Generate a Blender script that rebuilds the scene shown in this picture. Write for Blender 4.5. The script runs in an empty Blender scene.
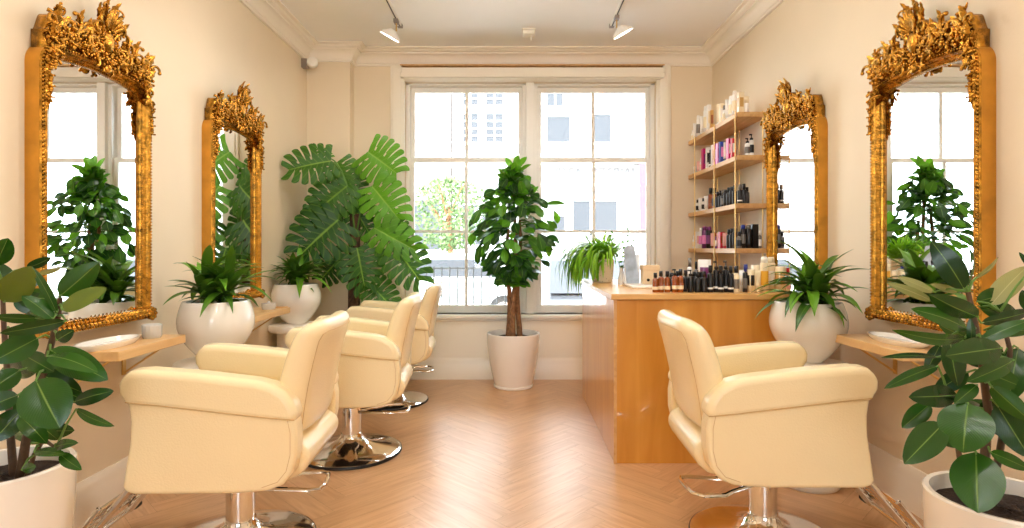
import bpy, bmesh, math, random
from math import sin, cos, pi, radians as R
from mathutils import Vector as V, Matrix

sc = bpy.context.scene
COL = sc.collection
rnd = random.Random(7)

# ------------------------------------------------------------------ camera numbers
F, VX, VY, EYE = 570.0, 513.0, 249.0, 1.2
def P(px, py, Y):
    return V(((px - VX) * Y / F, Y, EYE - (py - VY) * Y / F))

XL, XR, YB, YN, ZC = -1.86, 1.84, 5.26, -4.6, 3.02

# ------------------------------------------------------------------ materials
def nodes(name):
    m = bpy.data.materials.new(name); m.use_nodes = True
    nt = m.node_tree
    return m, nt, nt.nodes['Principled BSDF'], nt.nodes['Material Output']

def srgb(r, g, b):
    f = lambda c: (c / 255 / 12.92) if c / 255 <= .04045 else ((c / 255 + .055) / 1.055) ** 2.4
    return (f(r), f(g), f(b), 1)

def simple(name, col, rough=.5, metal=0, noise=0, scale=8, spec=.5, bump=0, bscale=60, coat=0, trans=0, ior=1.45, alpha=1, stretch=None):
    m, nt, b, out = nodes(name)
    b.inputs['Base Color'].default_value = col
    b.inputs['Roughness'].default_value = rough
    b.inputs['Metallic'].default_value = metal
    b.inputs['Specular IOR Level'].default_value = spec
    b.inputs['Coat Weight'].default_value = coat
    b.inputs['Transmission Weight'].default_value = trans
    b.inputs['IOR'].default_value = ior
    tc = nt.nodes.new('ShaderNodeTexCoord')
    mp = nt.nodes.new('ShaderNodeMapping')
    nt.links.new(tc.outputs['Object'], mp.inputs[0])
    if stretch: mp.inputs['Scale'].default_value = stretch
    if noise:
        n = nt.nodes.new('ShaderNodeTexNoise'); n.inputs['Scale'].default_value = scale
        n.inputs['Detail'].default_value = 5
        nt.links.new(mp.outputs[0], n.inputs[0])
        r = nt.nodes.new('ShaderNodeValToRGB')
        r.color_ramp.elements[0].position = .3; r.color_ramp.elements[1].position = .7
        r.color_ramp.elements[0].color = tuple(c * (1 - noise) for c in col[:3]) + (1,)
        r.color_ramp.elements[1].color = tuple(min(1, c * (1 + noise * .6)) for c in col[:3]) + (1,)
        nt.links.new(n.outputs[0], r.inputs[0]); nt.links.new(r.outputs[0], b.inputs['Base Color'])
    if bump:
        n2 = nt.nodes.new('ShaderNodeTexNoise'); n2.inputs['Scale'].default_value = bscale
        nt.links.new(mp.outputs[0], n2.inputs[0])
        bp = nt.nodes.new('ShaderNodeBump'); bp.inputs['Strength'].default_value = bump; bp.inputs['Distance'].default_value = .01
        nt.links.new(n2.outputs[0], bp.inputs['Height']); nt.links.new(bp.outputs[0], b.inputs['Normal'])
    return m

M = {}
M['wall'] = simple('cream_paint', srgb(233, 216, 188), .6, noise=.02, scale=3, bump=.05, bscale=90)
M['ceiling'] = simple('white_ceiling_paint', srgb(252, 250, 249), .7, noise=.01)
M['cornice'] = simple('white_plaster', srgb(245, 236, 222), .55)
M['trim'] = simple('cream_gloss_paint', srgb(248, 240, 224), .3)
M['sash'] = simple('white_sash_paint', srgb(246, 242, 234), .3)
M['white_gloss'] = simple('white_glazed_ceramic', srgb(250, 246, 238), .16, coat=.4, noise=.015)
M['white_matte'] = simple('white_painted_plinth', srgb(243, 236, 224), .4)
M['leather'] = simple('cream_leather', srgb(247, 229, 186), .25, noise=.02, scale=4, bump=.12, bscale=160, spec=.5)
M['leather_seam'] = simple('leather_stitching', srgb(206, 172, 118), .6)
M['chrome'] = simple('chrome', (.86, .85, .83, 1), .09, 1)
M['rubber'] = simple('black_rubber', (.015, .014, .014, 1), .45)
M['gold'] = simple('gilded_wood', (.56, .27, .035, 1), .26, .88, noise=.65, scale=38, bump=.3, bscale=90)
M['gold_side'] = simple('gilded_flat_wood', (.58, .26, .03, 1), .4, .6, noise=.25, scale=9, bump=.06, bscale=60)
M['dark_wood'] = simple('dark_backing_wood', (.08, .04, .02, 1), .6)
M['brass'] = simple('brushed_brass', (.80, .55, .22, 1), .3, 1)
M['soil'] = simple('potting_soil', (.035, .02, .013, 1), .95, noise=.5, scale=60, bump=.8, bscale=120)
M['bark'] = simple('brown_bark', (.30, .14, .06, 1), .8, noise=.45, scale=40, bump=.6, bscale=80)
M['moss_pole'] = simple('coir_pole', (.12, .06, .03, 1), .95, noise=.5, scale=50, bump=.8, bscale=90)
M['stem_green'] = simple('green_stem', (.12, .25, .04, 1), .45)
M['stem_red'] = simple('reddish_stem', (.09, .05, .025, 1), .5, noise=.3, scale=40)
M['black_plastic'] = simple('black_plastic', (.018, .016, .015, 1), .25)
M['white_plastic'] = simple('white_plastic', srgb(244, 240, 232), .3)
M['cream_plastic'] = simple('cream_plastic', srgb(244, 226, 190), .3)
M['track_grey'] = simple('grey_track', srgb(150, 140, 132), .4, .4)
M['paper'] = simple('white_card', srgb(248, 246, 242), .6)
M['black_conduit'] = simple('black_track', (.03, .03, .03, 1), .4)

def wood(name, c1, c2, stretch, rough=.4, coat=.1):
    m, nt, b, out = nodes(name)
    tc = nt.nodes.new('ShaderNodeTexCoord'); mp = nt.nodes.new('ShaderNodeMapping')
    mp.inputs['Scale'].default_value = stretch
    nt.links.new(tc.outputs['Object'], mp.inputs[0])
    n = nt.nodes.new('ShaderNodeTexNoise'); n.inputs['Scale'].default_value = 3; n.inputs['Detail'].default_value = 8; n.inputs['Distortion'].default_value = .8
    nt.links.new(mp.outputs[0], n.inputs[0])
    r = nt.nodes.new('ShaderNodeValToRGB')
    r.color_ramp.elements[0].position = .3; r.color_ramp.elements[1].position = .75
    r.color_ramp.elements[0].color = c2; r.color_ramp.elements[1].color = c1
    nt.links.new(n.outputs[0], r.inputs[0]); nt.links.new(r.outputs[0], b.inputs['Base Color'])
    b.inputs['Roughness'].default_value = rough; b.inputs['Coat Weight'].default_value = coat
    return m
M['counter'] = wood('warm_oak_veneer', srgb(222, 158, 66), srgb(202, 134, 44), (4, 4, .45), .3, .55)
M['counter_top'] = wood('oak_worktop', srgb(232, 186, 118), srgb(212, 160, 92), (1.2, 9, 9), .35)
M['console'] = wood('oak_console', srgb(236, 198, 142), srgb(220, 176, 118), (9, 1.2, 9), .38)
M['shelf'] = wood('oak_shelf', srgb(226, 182, 124), srgb(200, 150, 92), (9, 1.2, 9), .45)

def floor_mat():
    m, nt, b, out = nodes('herringbone_oak')
    at = nt.nodes.new('ShaderNodeAttribute'); at.attribute_name = 'pl'   # x along, y across, z tint
    mp = nt.nodes.new('ShaderNodeMapping'); mp.inputs['Scale'].default_value = (2.2, 26, 7)
    nt.links.new(at.outputs['Vector'], mp.inputs[0])
    n = nt.nodes.new('ShaderNodeTexNoise'); n.inputs['Scale'].default_value = 1.4; n.inputs['Detail'].default_value = 7; n.inputs['Distortion'].default_value = 1.2
    nt.links.new(mp.outputs[0], n.inputs[0])
    r = nt.nodes.new('ShaderNodeValToRGB')
    r.color_ramp.elements[0].position = .25; r.color_ramp.elements[1].position = .75
    r.color_ramp.elements[0].color = srgb(190, 142, 98); r.color_ramp.elements[1].color = srgb(218, 176, 130)
    nt.links.new(n.outputs[0], r.inputs[0])
    sep = nt.nodes.new('ShaderNodeSeparateXYZ'); nt.links.new(at.outputs['Vector'], sep.inputs[0])
    mr = nt.nodes.new('ShaderNodeMapRange'); mr.inputs[3].default_value = .97; mr.inputs[4].default_value = 1.025
    nt.links.new(sep.outputs[2], mr.inputs[0])
    mx = nt.nodes.new('ShaderNodeVectorMath'); mx.operation = 'SCALE'
    nt.links.new(r.outputs[0], mx.inputs[0]); nt.links.new(mr.outputs[0], mx.inputs['Scale'])
    nt.links.new(mx.outputs[0], b.inputs['Base Color'])
    b.inputs['Roughness'].default_value = .3
    b.inputs['Coat Weight'].default_value = .25; b.inputs['Coat Roughness'].default_value = .3
    n3 = nt.nodes.new('ShaderNodeTexNoise'); n3.inputs['Scale'].default_value = .9; n3.inputs['Detail'].default_value = 3
    nt.links.new(mp.outputs[0], n3.inputs[0])
    bp = nt.nodes.new('ShaderNodeBump'); bp.inputs['Strength'].default_value = .12; bp.inputs['Distance'].default_value = .004
    return m
M['floor'] = floor_mat()

def leaf_mat(name, dark, light, rib, under, rough=.28, veins=26, veinamt=.25, transl=.18, coat=.3):
    m, nt, b, out = nodes(name)
    L = nt.links.new
    at = nt.nodes.new('ShaderNodeAttribute'); at.attribute_name = 'pl'   # x = t, y = s, z = tint
    sep = nt.nodes.new('ShaderNodeSeparateXYZ'); L(at.outputs['Vector'], sep.inputs[0])
    mixc = nt.nodes.new('ShaderNodeMix'); mixc.data_type = 'RGBA'
    mixc.inputs['A'].default_value = dark; mixc.inputs['B'].default_value = light
    L(sep.outputs[2], mixc.inputs['Factor'])
    ab = nt.nodes.new('ShaderNodeMath'); ab.operation = 'ABSOLUTE'; L(sep.outputs[1], ab.inputs[0])
    # veins : sin(veins*(t - .5|s|)*2)
    m1 = nt.nodes.new('ShaderNodeMath'); m1.operation = 'MULTIPLY_ADD'; L(ab.outputs[0], m1.inputs[0]); m1.inputs[1].default_value = -.35; L(sep.outputs[0], m1.inputs[2])
    m2 = nt.nodes.new('ShaderNodeMath'); m2.operation = 'MULTIPLY'; L(m1.outputs[0], m2.inputs[0]); m2.inputs[1].default_value = veins * 2 * pi
    m3 = nt.nodes.new('ShaderNodeMath'); m3.operation = 'SINE'; L(m2.outputs[0], m3.inputs[0])
    m4 = nt.nodes.new('ShaderNodeMapRange'); L(m3.outputs[0], m4.inputs[0]); m4.inputs[1].default_value = .7; m4.inputs[2].default_value = 1; m4.inputs[3].default_value = 0; m4.inputs[4].default_value = veinamt
    mv = nt.nodes.new('ShaderNodeMix'); mv.data_type = 'RGBA'; L(m4.outputs[0], mv.inputs['Factor']); L(mixc.outputs['Result'], mv.inputs['A']); mv.inputs['B'].default_value = rib
    rr = nt.nodes.new('ShaderNodeMapRange'); L(ab.outputs[0], rr.inputs[0]); rr.inputs[1].default_value = .015; rr.inputs[2].default_value = .05; rr.inputs[3].default_value = .9; rr.inputs[4].default_value = 0
    mr = nt.nodes.new('ShaderNodeMix'); mr.data_type = 'RGBA'; L(rr.outputs[0], mr.inputs['Factor']); L(mv.outputs['Result'], mr.inputs['A']); mr.inputs['B'].default_value = rib
    geo = nt.nodes.new('ShaderNodeNewGeometry')
    mu = nt.nodes.new('ShaderNodeMix'); mu.data_type = 'RGBA'; L(geo.outputs['Backfacing'], mu.inputs['Factor']); L(mr.outputs['Result'], mu.inputs['A']); mu.inputs['B'].default_value = under
    L(mu.outputs['Result'], b.inputs['Base Color'])
    b.inputs['Roughness'].default_value = rough; b.inputs['Coat Weight'].default_value = coat; b.inputs['Coat Roughness'].default_value = .15; b.inputs['Specular IOR Level'].default_value = .32
    bp = nt.nodes.new('ShaderNodeBump'); bp.inputs['Strength'].default_value = .10; bp.inputs['Distance'].default_value = .002
    L(m3.outputs[0], bp.inputs['Height']); L(bp.outputs[0], b.inputs['Normal'])
    tr = nt.nodes.new('ShaderNodeBsdfTranslucent'); 
    br = nt.nodes.new('ShaderNodeMix'); br.data_type = 'RGBA'; br.blend_type = 'MULTIPLY'; br.inputs['Factor'].default_value = 1
    L(mu.outputs['Result'], br.inputs['A']); br.inputs['B'].default_value = (1.6, 1.5, .5, 1)
    L(br.outputs['Result'], tr.inputs['Color'])
    ms = nt.nodes.new('ShaderNodeMixShader'); ms.inputs[0].default_value = transl
    L(b.outputs[0], ms.inputs[1]); L(tr.outputs[0], ms.inputs[2]); L(ms.outputs[0], out.inputs[0])
    return m
M['rubber_leaf'] = leaf_mat('rubber_plant_leaf', (.006, .034, .005, 1), (.03, .12, .008, 1), (.16, .28, .05, 1), (.11, .16, .02, 1), .22, 22, .05, .05, .15)
M['olive_leaf'] = leaf_mat('rubber_plant_pale_leaf', (.20, .22, .06, 1), (.34, .33, .13, 1), (.5, .45, .22, 1), (.26, .25, .09, 1), .35, 22, .2, .1)
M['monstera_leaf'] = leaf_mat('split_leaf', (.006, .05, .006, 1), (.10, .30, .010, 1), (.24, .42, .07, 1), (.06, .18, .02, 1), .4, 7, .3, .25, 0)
M['ficus_leaf'] = leaf_mat('ficus_leaf', (.010, .055, .008, 1), (.12, .38, .012, 1), (.2, .42, .06, 1), (.07, .2, .03, 1), .3, 12, .12, .22, .15)
M['strap_leaf'] = leaf_mat('strap_leaf', (.014, .07, .008, 1), (.16, .40, .022, 1), (.2, .4, .05, 1), (.07, .17, .02, 1), .35, 3, .05, .2)
M['fern_leaf'] = leaf_mat('trailing_leaf', (.10, .30, .015, 1), (.32, .62, .04, 1), (.4, .65, .08, 1), (.16, .36, .03, 1), .4, 3, .05, .35, .1)
M['street_leaf'] = simple('pale_street_leaf', (.10, .15, .06, 1), .8, spec=.2)

def glass_mat():
    m, nt, b, out = nodes('clear_window_glass')
    nt.nodes.remove(b)
    t = nt.nodes.new('ShaderNodeBsdfTransparent'); t.inputs[0].default_value = (.97, .985, .98, 1)
    g = nt.nodes.new('ShaderNodeBsdfGlossy'); g.inputs['Roughness'].default_value = .01
    f = nt.nodes.new('ShaderNodeFresnel'); f.inputs[0].default_value = 1.45
    ms = nt.nodes.new('ShaderNodeMixShader')
    nt.links.new(f.outputs[0], ms.inputs[0]); nt.links.new(t.outputs[0], ms.inputs[1]); nt.links.new(g.outputs[0], ms.inputs[2])
    nt.links.new(ms.outputs[0], out.inputs[0])
    return m
M['glass'] = glass_mat()
M['mirror'] = simple('silvered_mirror', (.93, .94, .93, 1), .005, 1)
M['frosted'] = simple('cut_glass', (.97, .96, .93, 1), .1, trans=.35)

def emis(name, col, st):
    m, nt, b, out = nodes(name)
    b.inputs['Emission Color'].default_value = col; b.inputs['Emission Strength'].default_value = st
    return m
M['lamp_face'] = emis('lit_lamp_face', (1, .93, .82, 1), 6)

# ------------------------------------------------------------------ mesh builder
class MB:
    def __init__(s): s.v = []; s.f = []; s.a = []; s.mi = []; s.cm = 0; s.has = False
    def vert(s, p, a=(0, 0, 0)):
        s.v.append(tuple(p)); s.a.append(a); return len(s.v) - 1
    def face(s, idx): s.f.append(tuple(idx)); s.mi.append(s.cm)
    def box(s, x0, x1, y0, y1, z0, z1):
        if x0 > x1: x0, x1 = x1, x0
        if y0 > y1: y0, y1 = y1, y0
        if z0 > z1: z0, z1 = z1, z0
        b = len(s.v)
        for p in ((x0, y0, z0), (x1, y0, z0), (x1, y1, z0), (x0, y1, z0), (x0, y0, z1), (x1, y0, z1), (x1, y1, z1), (x0, y1, z1)): s.vert(p)
        for q in ((0, 3, 2, 1), (4, 5, 6, 7), (0, 1, 5, 4), (1, 2, 6, 5), (2, 3, 7, 6), (3, 0, 4, 7)): s.face([b + i for i in q])
        return s
    def tube(s, pts, r, n=8, cap=True, flat=1.0):
        pts = [V(p) for p in pts]
        if not isinstance(r, (list, tuple)): r = [r] * len(pts)
        t0 = (pts[1] - pts[0]).normalized()
        up = V((0, 0, 1)) if abs(t0.z) < .9 else V((1, 0, 0))
        nrm = (up - t0 * up.dot(t0)).normalized()
        rings = []
        for i, p in enumerate(pts):
            if i == 0: t = t0
            elif i == len(pts) - 1: t = (pts[i] - pts[i - 1]).normalized()
            else: t = ((pts[i + 1] - p).normalized() + (p - pts[i - 1]).normalized())
            if t.length < 1e-6: t = t0
            t.normalize()
            nrm = nrm - t * nrm.dot(t)
            if nrm.length < 1e-6: nrm = t.orthogonal()
            nrm.normalize(); bi = t.cross(nrm)
            rings.append([s.vert(p + (nrm * cos(2 * pi * k / n) + bi * sin(2 * pi * k / n) * flat) * r[i], (i / (len(pts) - 1), k / n, 0)) for k in range(n)])
        for a, b in zip(rings, rings[1:]):
            for k in range(n): s.face((a[k], a[(k + 1) % n], b[(k + 1) % n], b[k]))
        if cap:
            s.face(rings[0][::-1]); s.face(rings[-1])
        return s
    def lathe(s, prof, c=(0, 0, 0), n=32, sx=1, sy=1, closed_ends=True):
        rings = []
        for (r, z) in prof:
            if r < 1e-5: rings.append([s.vert((c[0], c[1], c[2] + z))])
            else: rings.append([s.vert((c[0] + r * cos(2 * pi * k / n) * sx, c[1] + r * sin(2 * pi * k / n) * sy, c[2] + z)) for k in range(n)])
        for a, b in zip(rings, rings[1:]):
            for k in range(n):
                k2 = (k + 1) % n
                if len(a) == 1 and len(b) == 1: continue
                if len(a) == 1: s.face((a[0], b[k2], b[k]))
                elif len(b) == 1: s.face((a[k], a[k2], b[0]))
                else: s.face((a[k], a[k2], b[k2], b[k]))
        if closed_ends:
            if len(rings[0]) > 1: s.face(rings[0][::-1])
            if len(rings[-1]) > 1: s.face(rings[-1])
        return s
    def extrude_y(s, prof, y0, y1):
        """prof = [(x, z)] closed polygon, prism between y0 and y1"""
        n = len(prof)
        a = [s.vert((x, y0, z)) for x, z in prof]; b = [s.vert((x, y1, z)) for x, z in prof]
        s.face(a); s.face(b[::-1])
        for i in range(n): s.face((a[i], b[i], b[(i + 1) % n], a[(i + 1) % n]))
        return s
    def ball(s, c, r, n=6, m=4, sc3=(1, 1, 1)):
        c = V(c); rings = []
        for j in range(m + 1):
            th = pi * j / m
            if j in (0, m): rings.append([s.vert(c + V((0, 0, cos(th) * r * sc3[2])))])
            else: rings.append([s.vert(c + V((sin(th) * cos(2 * pi * k / n) * r * sc3[0], sin(th) * sin(2 * pi * k / n) * r * sc3[1], cos(th) * r * sc3[2]))) for k in range(n)])
        for a, b in zip(rings, rings[1:]):
            for k in range(n):
                k2 = (k + 1) % n
                if len(a) == 1: s.face((a[0], b[k], b[k2]))
                elif len(b) == 1: s.face((a[k], b[0], a[k2]))
                else: s.face((a[k], b[k], b[k2], a[k2]))
        return s
    def build(s, name, mats, parent=None, smooth=True, loc=None, bevel=0, seg=3, fix=True, angle=40, sub=0):
        me = bpy.data.meshes.new(name)
        me.from_pydata(s.v, [], s.f)
        if not isinstance(mats, (list, tuple)): mats = [mats]
        for m in mats: me.materials.append(m)
        me.polygons.foreach_set('material_index', s.mi)
        at = me.attributes.new('pl', 'FLOAT_VECTOR', 'POINT')
        at.data.foreach_set('vector', [c for a in s.a for c in a])
        if fix:
            bm = bmesh.new(); bm.from_mesh(me); bmesh.ops.recalc_face_normals(bm, faces=bm.faces); bm.to_mesh(me); bm.free()
        if smooth:
            me.shade_smooth()
            if smooth is True and fix: me.set_sharp_from_angle(angle=R(angle))
        me.update()
        o = bpy.data.objects.new(name, me); COL.objects.link(o)
        if parent: o.parent = parent
        if loc is not None: o.location = loc
        if bevel:
            b = o.modifiers.new('bevel', 'BEVEL'); b.width = bevel; b.segments = seg; b.limit_method = 'ANGLE'; b.angle_limit = R(35)
            b.harden_normals = False
            me.shade_smooth()
        if sub:
            u = o.modifiers.new('sub', 'SUBSURF'); u.levels = sub; u.render_levels = sub
        return o

def tag(o, label=None, cat=None, group=None, kind=None):
    if label: o['label'] = label
    if cat: o['category'] = cat
    if group: o['group'] = group
    if kind: o['kind'] = kind
    return o
def empty(name, loc=(0, 0, 0), rz=0, label=None, cat=None, group=None):
    o = bpy.data.objects.new(name, None); COL.objects.link(o)
    o.location = loc; o.rotation_euler = (0, 0, rz); o.empty_display_size = .05
    return tag(o, label, cat, group)
def struct(o, label=None, cat=None):
    o['kind'] = 'structure'
    if label: o['label'] = label
    if cat: o['category'] = cat
    return o
def copy_tree(o, parent=None):
    c = o.copy(); COL.objects.link(c)
    if parent is not None: c.parent = parent
    for ch in list(o.children): copy_tree(ch, c)
    return c

# ------------------------------------------------------------------ room shell
def wx(px, Y=YB): return (px - VX) * Y / F
def wz(py, Y=YB): return EYE - (py - VY) * Y / F

def make_floor():
    bm = bmesh.new(); lay = bm.verts.layers.float_vector.new('pl')
    W, L = .115, .575; r = 5; rot = Matrix.Rotation(R(45), 3, 'Z'); rr = random.Random(3)
    g = .0003
    def plank(x0, x1, y0, y1, along_x):
        c = rot @ V(((x0 + x1) / 2, (y0 + y1) / 2, 0))
        if not (XL - .5 < c.x < XR + .5 and YN - .5 < c.y < YB + .6): return
        tint = rr.random(); off = rr.random() * 9
        vs = []
        for (x, y) in ((x0 + g, y0 + g), (x1 - g, y0 + g), (x1 - g, y1 - g), (x0 + g, y1 - g)):
            v = bm.verts.new(rot @ V((x, y, 0)))
            a, b = (x - x0, y - y0) if along_x else (y - y0, x - x0)
            v[lay] = (a + off, b + off * .37, tint); vs.append(v)
        bm.faces.new(vs)
    for i in range(-16, 16):
        for j in range(-110, 110):
            plank(j * W + i * 2 * L, j * W + i * 2 * L + L, j * W, j * W + W, True)
            x = j * W + L + i * 2 * L; y = j * W - L + W
            plank(x, x + W, y, y + L, False)
    for co, no in (((XL, 0, 0), (-1, 0, 0)), ((XR, 0, 0), (1, 0, 0)), ((0, YN, 0), (0, -1, 0)), ((0, YB, 0), (0, 1, 0))):
        bmesh.ops.bisect_plane(bm, geom=bm.verts[:] + bm.edges[:] + bm.faces[:], plane_co=co, plane_no=no, clear_outer=True)
    bmesh.ops.recalc_face_normals(bm, faces=bm.faces)
    for f in bm.faces:
        if f.normal.z < 0: f.normal_flip()
    me = bpy.data.meshes.new('floor'); bm.to_mesh(me); bm.free(); me.materials.append(M['floor']); me.materials.append(M['dark_wood'])
    # slab below the boards
    bm = bmesh.new(); bm.from_mesh(me)
    v = [bm.verts.new(p) for p in ((XL - .1, YN - .1, -.002), (XR + .1, YN - .1, -.002), (XR + .1, YB + .25, -.002), (XL - .1, YB + .25, -.002))]
    f = bm.faces.new(v); f.material_index = 1
    w = [bm.verts.new(p) for p in ((XL - .1, YN - .1, -.1), (XL - .1, YB + .25, -.1), (XR + .1, YB + .25, -.1), (XR + .1, YN - .1, -.1))]
    f = bm.faces.new(w); f.material_index = 1
    bm.to_mesh(me); bm.free()
    o = bpy.data.objects.new('floor', me); COL.objects.link(o)
    return struct(o, 'oak floor laid in a herringbone pattern', 'floor')
make_floor()
struct(MB().box(XL - .12, XR + .12, YN - .12, YB + .25, ZC, ZC + .1).build('ceiling', M['ceiling'], smooth=False))
struct(MB().box(XL - .12, XL, YN - .12, YB + .25, -.1, ZC).build('wall_left', M['wall'], smooth=False))
struct(MB().box(XR, XR + .12, YN - .12, YB + .25, -.1, ZC).build('wall_right', M['wall'], smooth=False))
# wall behind the camera, with an unseen glazed opening added for fill daylight
b = MB(); NX0, NX1, NZ0, NZ1 = -1.1, 1.1, .6, 2.4
b.box(XL, NX0, YN - .12, YN, -.1, ZC); b.box(NX1, XR, YN - .12, YN, -.1, ZC); b.box(NX0, NX1, YN - .12, YN, -.1, NZ0); b.box(NX0, NX1, YN - .12, YN, NZ1, ZC)
struct(b.build('wall_near', M['wall'], smooth=False))
b = MB()
for x in (NX0, -.03, NX1 - .06): b.box(x, x + .06, YN - .09, YN - .03, NZ0, NZ1)
for z in (NZ0, NZ1 - .06): b.box(NX0, NX1, YN - .088, YN - .032, z, z + .06)
w3 = struct(b.build('fill_window', M['sash'], smooth=False), 'unseen glazed opening added behind the camera for fill daylight', 'window')
MB().box(NX0 + .03, NX1 - .03, YN - .062, YN - .058, NZ0 + .03, NZ1 - .03).build('pane', M['glass'], w3, smooth=False)
# window wall with one wide opening
OX0, OX1, OZ0, OZ1 = wx(405), wx(656), .60, 2.742
WT = .2
b = MB()
b.box(XL, OX0, YB, YB + WT, -.1, ZC); b.box(OX1, XR, YB, YB + WT, -.1, ZC)
b.box(OX0, OX1, YB, YB + WT, -.1, OZ0); b.box(OX0, OX1, YB, YB + WT, OZ1, ZC)
struct(b.build('wall_far', M['wall'], smooth=False))
PX = -1.47; PY = 5.14
struct(MB().box(XL, PX, PY, YB, 0, ZC).build('wall_pier', M['wall'], smooth=False))

# cornice swept round the room (plan polygon, inset by d)
plan = [(XL, YN), (XR, YN), (XR, YB), (PX, YB), (PX, PY), (XL, PY)]
sgn = [(1, 1), (-1, 1), (-1, -1), (1, -1), (1, -1), (1, -1)]
prof = [(0, 2.885), (.018, 2.885), (.02, 2.90), (.03, 2.905), (.036, 2.93), (.055, 2.955), (.085, 2.972), (.092, 2.972), (.092, 2.985), (.115, 2.992), (.125, 3.005), (.15, 3.008), (.15, 3.02), (0, 3.02)]
b = MB(); rings = []
for d, z in prof:
    rings.append([b.vert((x + sx * d, y + sy * d, z)) for (x, y), (sx, sy) in zip(plan, sgn)])
n = len(plan)
for k in range(len(prof)):
    A, B2 = rings[k], rings[(k + 1) % len(prof)]
    for i in range(n): b.face((A[i], A[(i + 1) % n], B2[(i + 1) % n], B2[i]))
struct(b.build('trim_1', M['cornice'], angle=30), 'white moulded plaster cornice', 'cornice')

# baseboards
def baseboard(name, x0, x1, y0, y1, sx, sy):
    """wall line from (x0,y0) to (x1,y1), (sx,sy) = into the room"""
    b = MB(); pr = [(0, 0), (.024, 0), (.024, .135), (.018, .15), (.02, .165), (.012, .185), (.008, .2), (0, .2)]
    A = [b.vert((x0 + sx * d, y0 + sy * d, z)) for d, z in pr]; B2 = [b.vert((x1 + sx * d, y1 + sy * d, z)) for d, z in pr]
    for i in range(len(pr)): b.face((A[i], A[(i + 1) % len(pr)], B2[(i + 1) % len(pr)], B2[i]))
    b.face(A[::-1]); b.face(B2)
    struct(b.build(name, M['trim'], angle=30), 'cream painted baseboard', 'baseboard')
baseboard('baseboard_left', XL, XL, YN, PY, 1, 0)
baseboard('baseboard_right', XR, XR, YN, YB, -1, 0)
baseboard('baseboard_far', PX, XR, YB, YB, 0, -1)
baseboard('baseboard_pier', XL, PX, PY, PY, 0, -1)

# window architrave, sill, reveal
AX0, AX1 = wx(391), wx(670)
b = MB()
for (x0, x1) in ((AX0, OX0), (OX1, AX1)):
    b.box(x0, x1, YB - .03, YB, .56, 2.885)
    b.box(x0 + .02, x1 - .02, YB - .045, YB - .03, .56, 2.885)
b.box(OX0, OX1, YB - .02, YB, OZ1, 2.885)
b.box(OX0, OX1, YB - .035, YB - .02, OZ1, OZ1 + .03)
struct(b.build('trim_2', M['trim'], smooth=False, bevel=.005, seg=2), 'cream architrave round the sash windows', 'window trim')
b = MB().box(AX0 - .02, AX1 + .02, YB - .075, YB + .1, .565, .60)
b.box(AX0, AX1, YB - .04, YB, .54, .565)
struct(b.build('window_sill', M['sash'], bevel=.006, seg=2), 'white window sill under both sash windows', 'window sill')
# panel under the window
b = MB(); b.box(AX0, AX1, YB - .012, YB, .2, .54)
struct(b.build('trim_3', M['trim'], smooth=False), 'cream panel under the windows', 'wall panel')

def window(name, x0, x1, label):
    """two stacked sashes in the opening x0..x1"""
    Yf = YB + .08
    f = MB()
    f.box(x0, x0 + .035, Yf - .03, Yf + .09, OZ0, OZ1); f.box(x1 - .035, x1, Yf - .03, Yf + .09, OZ0, OZ1)
    f.box(x0, x1, Yf - .03, Yf + .09, OZ1 - .02, OZ1)
    root = struct(f.build(name, M['sash'], bevel=.004, seg=2), label, 'window')
    gx0, gx1 = x0 + .035, x1 - .035
    zm = wz(160, Yf)
    def sash(nm, z0, z1, y, bars, br, tr):
        s = MB(); w = .035
        s.box(gx0, gx0 + w, y, y + .035, z0, z1); s.box(gx1 - w, gx1, y, y + .035, z0, z1)
        s.box(gx0 + w, gx1 - w, y, y + .035, z0, z0 + br); s.box(gx0 + w, gx1 - w, y, y + .035, z1 - tr, z1)
        xm = (gx0 + gx1) / 2
        s.box(xm - .014, xm + .014, y + .004, y + .03, z0 + br, z1 - tr)
        for zb in bars: s.box(gx0 + w, gx1 - w, y + .005, y + .029, zb - .013, zb + .013)
        so = s.build(nm, M['sash'], root, bevel=.003, seg=2)
        g = MB().box(gx0 + w - .005, gx1 - w + .005, y + .014, y + .018, z0 + br - .005, z1 - tr + .005)
        g.build('pane', M['glass'], so, smooth=False)
        return so
    sash('upper_sash', zm - .02, OZ1 - .02, Yf + .045, [], .04, .045)
    lo = sash('lower_sash', OZ0, zm + .02, Yf, [wz(231.5, Yf)], .075, .04)
    xm = (gx0 + gx1) / 2
    k = MB().tube([(gx0 + .12 if x0 < 0 else gx1 - .25, Yf, OZ0 + .04), (gx0 + .12 if x0 < 0 else gx1 - .25, Yf - .025, OZ0 + .04)], [.012, .016], 10)
    k.build('sash_lift', M['brass'], lo)
MX0, MX1 = wx(526, YB + .05), wx(534, YB + .05)
window('window_1', OX0, MX0, 'left white sash window onto the street')
window('window_2', MX1, OX1, 'right white sash window onto the street')
b = MB().box(MX0, MX1, YB + .01, YB + .18, OZ0, OZ1)
struct(b.build('trim_4', M['sash'], bevel=.004, seg=2), 'white mullion between the two windows', 'window trim')
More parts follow.
